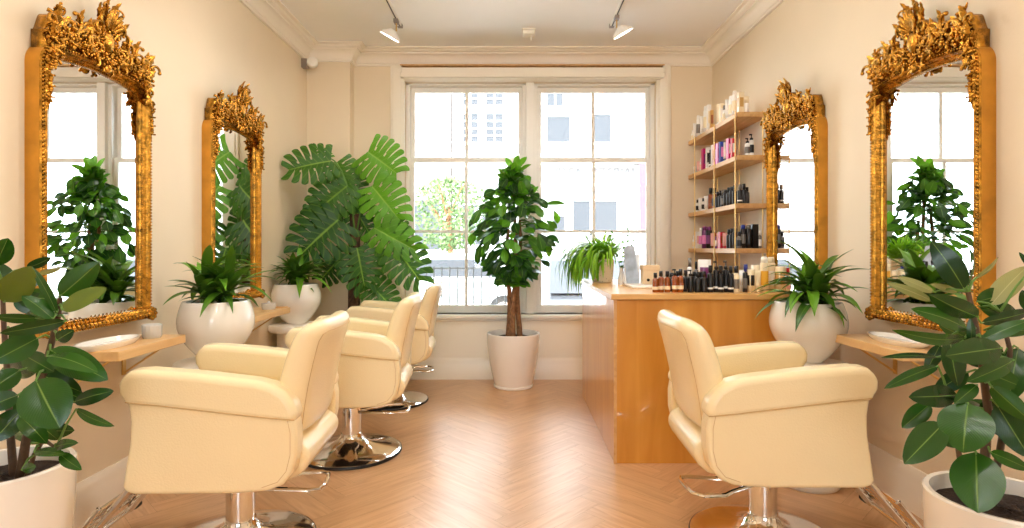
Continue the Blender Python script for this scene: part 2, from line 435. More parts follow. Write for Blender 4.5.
# roller blind box above
rb = empty('roller_blind', (0, 0, 0), 0, 'cream roller blind rolled up across the top of the windows', 'blind')
bx0, bx1 = wx(402), wx(662)
MB().box(bx0, bx1, YB - .085, YB - .046, 2.762, 2.85).build('fascia', M['trim'], rb, bevel=.004, seg=2)
MB().box(bx0, bx1, YB - .10, YB - .045, 2.862, 2.874).build('head_rail', M['shelf'], rb, bevel=.002, seg=2)
MB().box(bx0 + .03, bx1 - .03, YB - .072, YB - .052, 2.748, 2.761).build('hem_bar', M['trim'], rb, bevel=.004, seg=2)
for x in (bx0, bx1 - .012): MB().box(x, x + .012, YB - .10, YB - .045, 2.80, 2.861).build('bracket', M['trim'], rb)

# ------------------------------------------------------------------ salon chair
def make_chair(label, group):
    root = empty('salon_chair', (0, 0, 0), 0, label, 'chair', group)
    # base
    prof = [(.285, .012), (.288, .018), (.27, .026), (.2, .036), (.13, .052), (.085, .075), (.064, .10), (.06, .115)]
    base = MB().lathe([(0, .012)] + prof, n=56, closed_ends=True).build('base', M['chrome'], root)
    MB().lathe([(.0, .0), (.288, .0), (.294, .006), (.292, .016), (.284, .0165), (.284, .011), (0, .011)], n=56).build('base_rim', M['rubber'], base)
    MB().lathe([(0, .10), (.054, .10), (.054, .27), (.047, .275), (.047, .335), (.0, .335)], n=32).build('column', M['chrome'], root)
    MB().box(-.16, .16, -.13, .13, .325, .352).build('seat_bracket', M['rubber'], root, bevel=.006, seg=2)
    # seat
    sp = [(-.25, .345), (.235, .345), (.262, .372), (.268, .43), (.255, .485), (.20, .512), (.0, .508), (-.22, .50), (-.295, .49), (-.332, .465), (-.342, .425), (-.322, .385), (-.29, .358)]
    MB().extrude_y(sp, -.222, .222).build('seat', M['leather'], root, bevel=.022, seg=4)
    # backrest: bent slab
    nb, nz = 16, 14
    b = MB()
    def backpt(u, w, side):
        # u -1..1 across, w 0..1 up ; side 0 rear / 1 front
        hw = .262 - .02 * (1 - w) ** 2
        y = u * hw
        top = 1 - max(0, abs(u) - .6) ** 2 * .42
        w2 = w * top
        z = .50 + w2 * .435
        xr = -.335 - .055 * w2 ** 1.3 + .03 * w2 * (1 - w2)
        th = .108 - .012 * w2 + .012 * sin(pi * w2)
        bend = .035 * u * u
        x = xr + bend + (th if side else 0)
        # edge rounding
        e = 1 - max(0, (abs(u) - .8) / .2) ** 2 * .55
        e2 = 1 - max(0, (w - .86) / .14) ** 2.5 * .5
        e3 = 1 - max(0, (.12 - w) / .12) ** 2 * .5
        mid = xr + bend + th / 2
        x = mid + (x - mid) * max(.12, e * e2 * e3)
        return (x - .035 * w2, y, z)
    G = [[[b.vert(backpt(-1 + 2 * i / nb, j / nz, s)) for j in range(nz + 1)] for i in range(nb + 1)] for s in (0, 1)]
    for s in (0, 1):
        for i in range(nb):
            for j in range(nz): b.face((G[s][i][j], G[s][i + 1][j], G[s][i + 1][j + 1], G[s][i][j + 1]))
    for i in range(nb):
        for j in (0, nz): b.face((G[0][i][j], G[0][i + 1][j], G[1][i + 1][j], G[1][i][j]))
    for j in range(nz):
        for i in (0, nb): b.face((G[0][i][j], G[0][i][j + 1], G[1][i][j + 1], G[1][i][j]))
    back = b.build('backrest', M['leather'], root, angle=180, sub=1)
    seam = MB()
    for s_ in (0,):
        pts = [V(backpt(-.86, w / 20, 0)) + V((-.001, 0, 0)) for w in range(1, 18)] + [V(backpt(u / 10, .9, 0)) + V((-.001, 0, 0)) for u in range(-8, 9)] + [V(backpt(.86, w / 20, 0)) + V((-.001, 0, 0)) for w in range(17, 0, -1)]
        seam.tube(pts, .0010, 5)
    seam.build('seam', M['leather_seam'], back)
    # arms
    panel = [(-.10, .338), (.235, .342), (.268, .352), (.276, .372), (.266, .44), (.252, .53), (.25, .60), (.258, .655), (.262, .69), (-.28, .63), (-.312, .60), (-.320, .55), (-.319, .473), (-.304, .405), (-.272, .365), (-.22, .345)]
    pad = [(.268, .652), (.276, .676), (.288, .695), (.290, .727), (.278, .758), (.25, .775), (.20, .777), (.02, .761), (-.18, .735), (-.235, .720), (-.278, .694), (-.306, .658), (-.319, .62), (-.320, .584), (-.20, .596), (.0, .622), (.16, .643)]
    for sd in (-1, 1):
        y0, y1 = sd * .222, sd * .305
        arm = MB().extrude_y(panel, y0, y1).build('arm', M['leather'], root, bevel=.014, seg=4)
        MB().extrude_y(pad, sd * .212, sd * .3125).build('arm_pad', M['leather'], arm, bevel=.028, seg=6)
        sm = MB()
        sx = [(.262, .668), (.16, .656), (.0, .635), (-.20, .609), (-.29, .599), (-.315, .597)]
        yy = sd * .3095
        sm.tube([(x, yy, z) for x, z in sx], .0022, 5)
        # stitched line down the rear of the panel
        sm.tube([(x, sd * .3052, z) for x, z in [(-.288, .60), (-.298, .55), (-.298, .473), (-.284, .415), (-.254, .378), (-.20, .36)]], .0012, 5)
        sm.build('seam', M['leather_seam'], arm)
    # pump lever at the rear
    z = .240
    lv = [(-.05, -.03, z), (-.16, -.10, z), (-.20, -.135, z), (-.285, -.145, z), (-.318, -.12, z), (-.33, -.06, z), (-.335, .0, z), (-.325, .035, z), (-.29, .045, z), (-.19, .03, z), (-.05, .02, z)]
    MB().tube(lv, .0085, 8).build('pump_lever', M['chrome'], root)
    # footrest
    ft = empty('footrest', (0, 0, 0)); ft.parent = root
    for sd in (-1, 1):
        MB().tube([(.12, sd * .1, .335), (.27, sd * .12, .335), (.335, sd * .135, .315), (.50, sd * .135, .115), (.515, sd * .135, .10)], .015, 10).build('side_tube', M['chrome'], ft)
    MB().tube([(.515, -.185, .10), (.515, .185, .10)], .011, 10).build('cross_bar', M['chrome'], ft)
    pl = MB()
    for k in range(5):
        c = V((.505 - k * .022 + .03, 0, .125 + k * .026))
        pl.tube([c + V((0, -.17, 0)), c + V((0, .17, 0))], .008, 8, cap=False)
    pl.tube([(.545, -.17, .11), (.44, -.17, .24)], .010, 8, cap=False); pl.tube([(.545, .17, .11), (.44, .17, .24)], .010, 8, cap=False)
    for k in range(5):
        for sd in (-1, 1): pl.ball((.535 - k * .022, sd * .17, .125 + k * .026), .0085, 10, 8)
    pl.build('foot_plate', M['chrome'], ft)
    for sd in (-1, 1):
        MB().tube([(.515, sd * .165, .10), (.515, sd * .2, .10)], .016, 10).build('rubber_grip', M['rubber'], ft)
    return root

GC = 'cream salon chairs'
ch = make_chair('cream leather salon chair in the left foreground, nearest on the left side', GC)
ch.location = (-1.10, 2.30, 0); ch.rotation_euler.z = pi + R(3)
for (x, y, rz, lb) in ((-.955, 3.37, pi + R(4), 'cream leather salon chair on round chrome base, middle one of the left row'),
                       (-.965, 4.50, pi + R(4), 'cream leather salon chair mostly hidden, farthest of the left row by the window'),
                       (1.03, 2.35, R(-2), 'cream leather salon chair alone on the right side facing the right wall')):
    c = copy_tree(ch); c.location = (x, y, 0); c.rotation_euler.z = rz; c['label'] = lb

# ------------------------------------------------------------------ gilt mirror
MW, MH = .33, 1.165      # half outer width, outer height to top of the arch
def mirror_path(off, n=10):
    """closed outline inset by off; bottom square, top corners rounded, slightly bowed top"""
    w = MW - off; z0 = off; r = .085 - off * .6; zt = MH - off
    pts = [(-w, z0), (w, z0)]
    for k in range(n + 1):
        a = pi / 2 * k / n
        pts.append((w - r + r * cos(a), zt - r - .02 + r * sin(a)))
    for k in range(1, 8):
        u = (w - r) * (1 - 2 * k / 8)
        pts.append((u, zt - .02 + .018 * cos(u / (w - r) * pi / 2)))
    for k in range(n + 1):
        a = pi / 2 + pi / 2 * k / n
        pts.append((-w + r + r * cos(a), zt - r - .02 + r * sin(a)))
    return pts
# local mirror axes: x along the wall, z up, -y out of the wall (into the room)
def make_mirror():
    root = empty('gilt_mirror', (0, 0, 0))
    b = MB()
    prof = [(0, 0, 1), (0, .056, 1), (.003, .064, 1), (.009, .062, 0), (.012, .070, 0), (.018, .073, 0), (.024, .066, 0), (.028, .056, 0), (.031, .058, 0), (.036, .052, 0), (.041, .044, 0), (.046, .042, 0), (.048, .034, 0), (.048, .0, 0)]
    rings = []
    for off, d, s in prof:
        rings.append([b.vert((x, -d, z)) for x, z in mirror_path(off)])
    n = len(rings[0])
    for k in range(len(rings) - 1):
        A, B2 = rings[k], rings[k + 1]
        b.cm = 1 if k == 0 else 0
        for i in range(n): b.face((A[i], A[(i + 1) % n], B2[(i + 1) % n], B2[i]))
    b.build('frame', [M['gold'], M['gold_side']], root, angle=35)
    g = MB(); pa = mirror_path(.046)
    a = [g.vert((x, -.034, z)) for x, z in pa]; c = [g.vert((x, -.028, z)) for x, z in pa]
    g.face(a); g.face(c[::-1])
    g.build('mirror_glass', M['mirror'], root, smooth=False)
    # beading
    bd = MB()
    def along(off, step, d, r):
        pts = mirror_path(off); pts = pts + [pts[0]]
        acc = 0
        for p, q in zip(pts, pts[1:]):
            L = math.hypot(q[0] - p[0], q[1] - p[1])
            while acc < L:
                t = acc / L
                bd.ball((p[0] + (q[0] - p[0]) * t, -d, p[1] + (q[1] - p[1]) * t), r, 6, 4)
                acc += step
            acc -= L
    along(.006, .0155, .066, .0060)
    bd.build('outer_beading', M['gold'], root, angle=180)
    bd = MB(); along(.043, .012, .045, .0038)
    bd.build('inner_beading', M['gold'], root, angle=180)
    # ornaments
    rr = random.Random(11)
    def spiral(mb, u, v, ang, L, k0, k1, r0, r1, d0=.07, d1=.09, n=22, ball=True):
        pts = []; rad = []; a = ang
        for i in range(n + 1):
            t = i / n
            pts.append((u, -(d0 + (d1 - d0) * sin(t * pi / 2)), v)); rad.append(r0 + (r1 - r0) * t)
            a += (k0 + (k1 - k0) * t * t) * L / n
            u += cos(a) * L / n; v += sin(a) * L / n
        mb.tube(pts, rad, 7)
        if ball: mb.ball(pts[-1], rad[-1] * 1.6, 8, 6)
    def leafy(mb, u, v, ang, L, w, d=.085, curl=.5):
        """acanthus blade: ribbed lobed leaf curling out"""
        n = 9; ca, sa = cos(ang), sin(ang); rows = []
        for i in range(n + 1):
            t = i / n
            ww = w * (sin(pi * min(1, t * .92 + .08)) ** .7) * (1 + .28 * sin(t * 22))
            cu = u + ca * L * t; cv = v + sa * L * t; dd = d + curl * L * t * t * .6
            row = []
            for s in (-1, -.5, 0, .5, 1):
                row.append(mb.vert((cu - sa * ww * s, -(dd + .35 * ww * (1 - abs(s)) - .004 * abs(s)), cv + ca * ww * s)))
            rows.append(row)
        for A, B2 in zip(rows, rows[1:]):
            for k in range(4): mb.face((A[k], A[k + 1], B2[k + 1], B2[k]))
        # thickness: back side
        for A, B2 in zip(rows, rows[1:]):
            pass
    cr = MB()
    Z = MH
    for sx in (-1, 1):
        def S(u, v, ang, L, k0, k1, r0, r1, **kw):
            if sx < 0: ang = pi - ang; k0, k1 = -k0, -k1
            spiral(cr, sx * u, Z + v, ang, L, k0, k1, r0, r1, **kw)
        def LF(u, v, ang, L, w, **kw):
            if sx < 0: ang = pi - ang
            leafy(cr, sx * u, Z + v, ang, L, w, **kw)
        # big C scrolls
        S(.035, .03, R(60), .17, -8, -52, .012, .006, d1=.1)
        S(.03, .07, R(95), .16, -10, -55, .011, .005, d1=.11)
        S(.05, .005, R(15), .17, 6, 46, .012, .006, d1=.1)
        S(.25, .02, R(160), .17, -6, -48, .011, .006, d1=.1)
        S(.295, .0, R(80), .15, 8, 52, .013, .007, d1=.1)
        S(.30, .01, R(100), .13, -12, -60, .010, .006, d1=.1)
        S(.30, -.05, R(100), .13, 8, 52, .013, .006, d1=.09)
        S(.16, .03, R(60), .14, 10, 58, .010, .005, d1=.1)
        S(.17, .04, R(90), .12, -14, -66, .009, .005, d1=.1)
        S(.09, .07, R(40), .12, 14, 70, .009, .004, d1=.11)
        S(.0, .14, R(70), .13, -12, -60, .010, .005, d1=.11)
        S(.02, .18, R(110), .10, -16, -70, .008, .004, d1=.11)
        S(.22, .0, R(30), .10, 16, 70, .010, .005)
        S(.12, .01, R(170), .10, 12, 70, .010, .005)
        # leaves
        LF(.29, .05, R(75), .075, .026, curl=.6); LF(.28, .03, R(110), .075, .022)
        LF(.305, .0, R(65), .06, .020); LF(.24, .02, R(140), .07, .02)
        LF(.175, .07, R(80), .085, .022, curl=.6); LF(.15, .05, R(120), .07, .02)
        LF(.10, .07, R(60), .08, .022); LF(.05, .10, R(70), .10, .024, curl=.7)
        LF(.04, .16, R(60), .08, .020); LF(.02, .19, R(80), .08, .020, curl=.8)
        LF(.20, .01, R(20), .07, .018); LF(.06, .02, R(0), .08, .018); LF(.07, .04, R(25), .08, .018)
        LF(.30, -.06, R(-80), .07, .018, curl=.1)
    # dense small curls filling the crest silhouette
    def H(u):
        u = abs(u)
        c = .255 * math.exp(-(u / .05) ** 2) + .075 * math.exp(-((u - .10) / .05) ** 2) + .10 * math.exp(-((u - .18) / .028) ** 2)
        return max(.035, c, .135 * math.exp(-((u - .288) / .028) ** 2))
    def low(u): return -.10 if abs(u) > .285 else (-.04 if abs(u) < .035 else .004)
    for _ in range(300):
        u = rr.uniform(-.325, .325); h = H(u); lo_ = low(u); v = lo_ + (h * .92 - lo_) * rr.random()
        a = rr.uniform(0, 2 * pi); kk = rr.choice((-1, 1))
        L = rr.uniform(.028, .05)
        spiral(cr, u - cos(a) * .012, Z + v - sin(a) * .012, a, L, kk * 40, kk * 110, rr.uniform(.0055, .0095), .004, d0=rr.uniform(.05, .075), d1=rr.uniform(.075, .10), n=8)
    for _ in range(170):
        u = rr.uniform(-.32, .32); h = H(u); lo_ = low(u); v = lo_ + (h * .88 - lo_) * rr.random()
        leafy(cr, u, Z + v, rr.uniform(R(20), R(160)), rr.uniform(.025, .042), rr.uniform(.008, .013), d=rr.uniform(.065, .09), curl=rr.uniform(.1, .5))
    for _ in range(160):
        u = rr.uniform(-.325, .325); h = H(u); lo_ = low(u); v = lo_ + (h * .95 - lo_) * rr.random()
        cr.ball((u, -rr.uniform(.07, .1), Z + v), rr.uniform(.005, .009), 6, 5)
    # central shell cartouche
    cr.ball((0, -.085, Z + .085), .036, 14, 10, (1, .55, 1.35))
    for k in range(9):
        a = R(20 + 140 * k / 8); cr.tube([(0, -.085, Z + .12), (.045 * cos(a), -.105, Z + .13 + .06 * sin(a)), (.06 * cos(a), -.12, Z + .14 + .085 * sin(a))], [.006, .009, .004], 7)
    cr.ball((0, -.085, Z - .035), .02, 10, 8, (1.2, .6, 1))
    # solid backing following the crest
    bk = [(u / 40 * .33, Z + H(u / 40 * .33) * .72) for u in range(-40, 41)]
    lo = [(.328, Z - .13), (.22, Z - .03), (0, Z - .02), (-.22, Z - .03), (-.328, Z - .13)]
    pr = bk + lo
    cr.extrude_y(pr, -.058, -.004)
    cr.v = [(x * .93, y, z) for x, y, z in cr.v]
    crest = cr.build('crest', M['gold'], root, angle=60, fix=False)
    # drops down the sides of the top corners
    for sx in (-1, 1):
        d = MB()
        for k in range(8):
            v = MH - .10 - k * .021; w = (.030 if k < 8 else .02)
            u = sx * (MW - .020 - .003 * (k % 2))
            leafy(d, u, v, R(-90) + sx * R(8) * (1 if k % 2 else -1), .04, w * .42 * (1 - k / 24), d=.076, curl=.05)
            spiral(d, u - .006 * sx * (1 if k % 2 else -1), v, R(-90), .024, sx * 60 * (1 if k % 2 else -1), sx * 160 * (1 if k % 2 else -1), .008 - k * .0003, .003, d0=.075, d1=.09, n=8)
            d.ball((u + rr.uniform(-.012, .012), -.082, v), .008, 6, 5)
        d.build('corner_drop', M['gold'], root, angle=60, fix=False)
    # carved bottom rail and corner rosettes
    bt = MB()
    for k in range(25):
        u = -.29 + k * .58 / 24
        leafy(bt, u, .012, R(90) + (R(35) if u < 0 else -R(35)), .045, .011, d=.073, curl=.2)
        bt.ball((u, -.083, .022), .009, 6, 5)
    for sx in (-1, 1):
        bt.ball((sx * (MW - .025), -.075, .025), .030, 12, 8, (1, .6, 1))
        for k in range(8):
            a = k * pi / 4; bt.ball((sx * (MW - .025) + .024 * cos(a), -.085, .025 + .024 * sin(a)), .011, 7, 5)
    bt.build('bottom_carving', M['gold'], root, angle=60, fix=False)
    return root
m0 = make_mirror(); m0['category'] = 'mirror'; m0['group'] = 'carved gilt wall mirrors'
ZM = .858
for i, (x, y, rz, lb) in enumerate(((XL, 2.50, pi / 2, 'large gold carved mirror in the left foreground above the near left console'),
                                  (XL, 3.735, pi / 2, 'gold carved mirror on the left wall farther back, reflecting the big split leaf plant'),
                                  (XR, 2.50, -pi / 2, 'large gold carved mirror in the right foreground behind the rubber plant'),
                                  (XR, 3.66, -pi / 2, 'gold carved mirror on the right wall beside the product shelves'))):
    m = m0 if i == 0 else copy_tree(m0)
    m.location = (x, y, ZM); m.rotation_euler.z = rz; m['label'] = lb

# ------------------------------------------------------------------ consoles
def console(side, y0, y1, label):
    xw = XL if side < 0 else XR; x1 = xw - side * .27
    root = empty('console_shelf', (xw, (y0 + y1) / 2, .745), 0, label, 'console shelf', 'oak wall consoles under the mirrors')
    def rel(mb): mb.v = [(x - xw, y - (y0 + y1) / 2, z - .745) for x, y, z in mb.v]; return mb
    rel(MB().box(xw, x1, y0, y1, .745, .785)).build('top', M['console'], root, bevel=.003, seg=2)
    for y in (y0 + .05, y1 - .05):
        b = MB(); xa, xb = xw, xw - side * .2
        b.box(xa, xa - side * .006, y - .012, y + .012, .60, .745); b.box(xa, xb, y - .012, y + .012, .738, .745)
        b.tube([(xa - side * .004, y, .61), (xb, y, .74)], .005, 6)
        rel(b).build('bracket', M['brass'], root)
console(-1, 2.30, 2.77, 'oak console shelf on the left wall under the nearest mirror')
console(-1, 3.50, 4.07, 'oak console shelf on the left wall under the farther mirror')
console(1, 2.30, 2.79, 'oak console shelf on the right wall behind the rubber plant')

# ------------------------------------------------------------------ reception counter
CX0, CY0, CZ = .568, 3.19, .95
ct = empty('reception_counter', (CX0, CY0, 0), 0, 'oak reception counter with light wood top right of centre', 'reception counter')
def relc(mb): mb.v = [(x - CX0, y - CY0, z) for x, y, z in mb.v]; return mb
b = MB(); pts = [(CX0, CY0), (1.71, CY0), (1.71, 3.62), (1.10, 3.62), (1.10, 4.67), (CX0, 4.67)]
def poly_prism(mb, pts, z0, z1):
    a = [mb.vert((x, y, z0)) for x, y in pts]; c = [mb.vert((x, y, z1)) for x, y in pts]
    mb.face(a[::-1]); mb.face(c)
    for i in range(len(pts)): mb.face((a[i], a[(i + 1) % len(pts)], c[(i + 1) % len(pts)], c[i]))
    return mb
relc(poly_prism(b, pts, 0, .915)).build('front_panel', M['counter'], ct, bevel=.002, seg=2)
pts2 = [(CX0 - .022, CY0 - .022), (1.71, CY0 - .022), (1.71, 3.64), (1.12, 3.64), (1.12, 4.69), (CX0 - .022, 4.69)]
relc(poly_prism(MB(), pts2, .918, CZ)).build('worktop', M['counter_top'], ct, bevel=.003, seg=2)
relc(MB().box(CX0 - .004, CX0 + .012, CY0 - .004, CY0 + .012, 0, .917)).build('corner_trim', M['shelf'], ct)

# ------------------------------------------------------------------ product shelves
SX0, SY0, SY1 = 1.616, 4.11, 5.255
SZ = [2.19, 1.878, 1.53, 1.205]
sh = empty('product_shelving', (SX0, SY0, 0), 0, 'oak shelving unit with brass rods holding products in the right window corner', 'shelves')
def rels(mb): mb.v = [(x - SX0, y - SY0, z) for x, y, z in mb.v]; return mb
for z in SZ:
    rels(MB().box(SX0, XR - .002, SY0, SY1, z - .036, z)).build('shelf_board', M['shelf'], sh, bevel=.003, seg=2)
for x in (SX0 - .006, XR - .03):
    for y in (5.05, 4.56, SY0 + .02):
        rels(MB().tube([(x, y, 0), (x, y, 2.20)], .0045, 10)).build('rod', M['brass'], sh)

# ------------------------------------------------------------------ products
ORD = ['nearest the window', 'second from the window', 'third from the window', 'fourth from the window', 'fifth from the window', 'sixth from the window', 'seventh from the window', 'eighth from the window', 'ninth from the window', 'tenth from the window', 'eleventh from the window', 'twelfth from the window', '13th from the window', '14th from the window', '15th from the window', '16th from the window', '17th from the window', '18th from the window', '19th from the window', '20th from the window', '21st from the window', '22nd from the window']
COLS = {'white': (246, 242, 236), 'cream': (244, 226, 190), 'black': (26, 22, 22), 'pink': (232, 130, 190), 'magenta': (196, 24, 110), 'purple': (120, 50, 110), 'blue': (40, 60, 150), 'red': (196, 40, 50), 'brown': (150, 84, 44), 'amber': (176, 74, 20), 'grey': (120, 112, 104), 'gold': (206, 160, 90), 'yellow': (240, 180, 60), 'rose': (240, 180, 170)}
CM = {k: simple('product_' + k, srgb(*c), .3, noise=.03, scale=20) for k, c in COLS.items()}
CM['amber'] = simple('product_amber_glass', (.30, .065, .008, 1), .15, coat=.5, noise=.2, scale=20)
PW = [rnd.random() for _ in range(4)]
def bottle_mesh(kind, w, h, body, cap, band):
    """one mesh, materials body, cap, band"""
    b = MB(); r = w / 2
    if kind == 'box':
        b.box(-r, r, -r * .8, r * .8, 0, h); b.cm = 2; b.box(-r * .7, r * .7, -r * .82, -r * .8, h * .3, h * .75); b.box(-r * 1.02, -r, -r * .6, r * .6, h * .3, h * .75)
        return b, 'box'
    if kind == 'tube':       # upside-down cosmetic tube on its cap
        b.cm = 1; b.lathe([(0, 0), (r * .8, 0), (r * .8, h * .16), (0, h * .16)], n=14); b.cm = 0
        n = 14; ra = []
        for t in (0, .3, .7, 1):
            ra.append([b.vert((r * cos(2 * pi * k / n) * (1 + .1 * t), r * sin(2 * pi * k / n) * (1 - .9 * t), h * (.16 + .84 * t))) for k in range(n)])
        for A, B2 in zip(ra, ra[1:]):
            for k in range(n): b.face((A[k], A[(k + 1) % n], B2[(k + 1) % n], B2[k]))
        b.face(ra[0][::-1]); b.face(ra[-1])
        return b, 'tube'
    if kind == 'can':        # spray can with domed cap
        b.lathe([(0, 0), (r, .0), (r, h * .8), (r * .85, h * .83), (0, h * .83)], n=16)
        b.cm = 1; b.lathe([(0, h * .83), (r * .8, h * .83), (r * .8, h * .94), (r * .6, h), (0, h)], n=16)
        b.cm = 2; b.lathe([(r * 1.01, h * .2), (r * 1.01, h * .6)], n=16, closed_ends=False)
        return b, 'bottle'
    if kind == 'jar':
        b.lathe([(0, 0), (r, 0), (r, h * .6), (0, h * .6)], n=16); b.cm = 1; b.lathe([(0, h * .6), (r * 1.03, h * .6), (r * 1.03, h), (0, h)], n=16)
        return b, 'jar'
    # bottle with shoulder, neck and cap
    nk = .32
    hb = h * .72
    b.lathe([(0, 0), (r * .95, 0), (r, h * .02), (r, hb - r * .5), (r * .8, hb - r * .15), (r * nk, hb), (r * nk, hb + h * .03), (0, hb + h * .03)], n=16)
    b.cm = 1
    if kind == 'pump':
        b.lathe([(0, hb + .002), (r * .66, hb + .002), (r * .66, hb + h * .1), (r * .2, hb + h * .11), (r * .18, h * .95), (0, h * .95)], n=12)
        b.box(-r * .9, r * .25, -r * .22, r * .22, h * .94, h)
    else:
        b.lathe([(0, hb + .003), (r * .64, hb + .003), (r * .6, h), (0, h)], n=12)
    thin = body == 'black' and band == 'white'
    b.cm = 2; b.lathe([(r * 1.01, h * (.12 if thin else .14)), (r * 1.01, h * (.19 if thin else (.30 if body == 'amber' else .5)))], n=16, closed_ends=False)
    return b, 'bottle'

def product(kind, w, h, cols, loc, rz, label, group):
    b, nm = bottle_mesh(kind, w, h, *cols)
    o = b.build(nm, [CM[c] for c in cols], loc=loc, angle=40, fix=(kind == 'box'))
    o.rotation_euler.z = rz
    return tag(o, label, nm, group)

def shelf_row(z, name, items, zoomx, zoomk, end_items=()):
    """items: (zoom u, width, height, kind, (body, cap, band))"""
    i = 0
    for (u, w, h, kind, cols) in items:
        px = zoomx + u / zoomk
        X = SX0 + .015 + w / 2 + .004
        Y = X * F / (px - VX)
        Y = min(Y, SY1 - w / 2 - .005)
        product(kind, w, h, cols, (X, Y, z + .0005), rnd.uniform(-.1, .1) + (pi / 2 if kind == 'box' else 0), '%s %s %s on the %s, %s' % (adj(h), cols[0], word(kind), name, ORD[i]), 'products on the ' + name)
        i += 1
    for (u, w, h, kind, cols, dx) in end_items:
        px = zoomx + u / zoomk
        Y = SY0 + .03 + w / 2
        X = (px - VX) * Y / F
        X = min(X, XR - .01 - w / 2)
        product(kind, w, h, cols, (X, Y, z + .0005), rnd.uniform(-.1, .1), '%s %s %s at mirror end of %s, %s' % (adj(h), cols[0], word(kind), name, dx), 'products on the ' + name)
def adj(h): return 'tall' if h > .165 else ('small' if h < .1 else 'slim')
def word(k): return {'box': 'box', 'tube': 'tube', 'can': 'spray bottle', 'jar': 'jar', 'pump': 'pump bottle', 'bottle': 'bottle'}[k]
W3 = ('white', 'white', 'cream'); B3 = ('black', 'black', 'black')
shelf_row(SZ[0], 'top shelf', [
    (62, .030, .10, 'bottle', W3), (80, .036, .15, 'tube', W3), (97, .036, .20, 'can', ('white', 'white', 'grey')), (117, .036, .17, 'tube', W3),
    (136, .040, .235, 'can', W3), (152, .036, .225, 'box', ('white', 'white', 'cream')), (167, .03, .16, 'box', ('gold', 'gold', 'brown')),
    (205, .034, .17, 'tube', ('cream', 'white', 'grey')), (219, .034, .16, 'box', ('cream', 'white', 'white')), (235, .036, .13, 'bottle', ('white', 'grey', 'cream')), (252, .036, .16, 'tube', W3), (270, .04, .17, 'can', W3), (289, .042, .19, 'can', ('white', 'white', 'cream'))],
    680, 5.28, [(320, .04, .15, 'box', ('cream', 'cream', 'gold'), 'left one'), (350, .036, .12, 'jar', ('white', 'cream', 'white'), 'next to the cream box')])
shelf_row(SZ[1], 'second shelf', [
    (80, .03, .07, 'jar', W3), (100, .034, .10, 'tube', ('rose', 'white', 'white')), (113, .03, .12, 'bottle', W3), (128, .045, .19, 'box', ('magenta', 'black', 'purple')),
    (147, .036, .18, 'box', ('white', 'white', 'black')), (161, .03, .15, 'bottle', ('black', 'black', 'white')), (175, .036, .18, 'box', W3), (189, .034, .175, 'box', ('pink', 'pink', 'white')), (203, .036, .17, 'box', ('pink', 'white', 'magenta')),
    (222, .048, .17, 'box', ('blue', 'blue', 'pink')), (243, .036, .15, 'tube', ('white', 'black', 'blue')), (262, .046, .165, 'box', ('magenta', 'red', 'white')), (281, .036, .15, 'box', ('red', 'red', 'white'))],
    680, 5.28, [(356, .036, .13, 'pump', ('white', 'black', 'grey'), 'left one'), (377, .036, .16, 'pump', ('white', 'black', 'black'), 'with the tall black spout')])
shelf_row(SZ[2], 'third shelf', [
    (103, .03, .11, 'bottle', ('white', 'black', 'black')), (120, .034, .12, 'tube', W3), (137, .03, .11, 'bottle', ('white', 'black', 'black')), (155, .036, .12, 'tube', W3),
    (180, .044, .18, 'bottle', ('amber', 'black', 'brown')), (202, .038, .17, 'bottle', ('brown', 'black', 'black')), (221, .034, .13, 'bottle', B3), (237, .034, .135, 'bottle', B3), (252, .034, .135, 'bottle', ('black', 'grey', 'grey')), (268, .034, .13, 'can', B3), (285, .034, .14, 'bottle', B3), (303, .034, .14, 'can', B3), (320, .034, .145, 'bottle', B3)],
    680, 5.87, [(352, .036, .14, 'bottle', ('black', 'grey', 'white'), 'left one'), (375, .036, .145, 'bottle', B3, 'in the middle'), (393, .034, .12, 'bottle', B3, 'right one')])
shelf_row(SZ[3], 'bottom shelf', [
    (84, .036, .12, 'bottle', W3), (104, .040, .15, 'box', ('white', 'white', 'rose')), (123, .036, .18, 'can', ('white', 'white', 'pink')), (145, .050, .19, 'can', ('purple', 'purple', 'pink')), (170, .048, .185, 'can', ('black', 'purple', 'purple')),
    (193, .036, .125, 'tube', ('rose', 'amber', 'amber')), (210, .034, .13, 'bottle', ('purple', 'amber', 'white')), (226, .03, .12, 'tube', ('rose', 'red', 'white')), (243, .046, .13, 'box', ('red', 'red', 'amber')), (264, .034, .12, 'tube', ('rose', 'red', 'white')),
    (287, .036, .145, 'bottle', B3), (304, .036, .15, 'bottle', B3), (323, .036, .15, 'can', B3)],
    680, 5.87, [(348, .036, .12, 'bottle', ('grey', 'black', 'black'), 'left one'), (370, .040, .17, 'can', ('black', 'blue', 'grey'), 'with a blue cap'), (402, .044, .17, 'can', ('black', 'grey', 'black'), 'with a grey cap'), (438, .042, .175, 'box', B3, 'beside the mirror frame'), (468, .026, .13, 'bottle', ('grey', 'white', 'white'), 'touching the wall')])

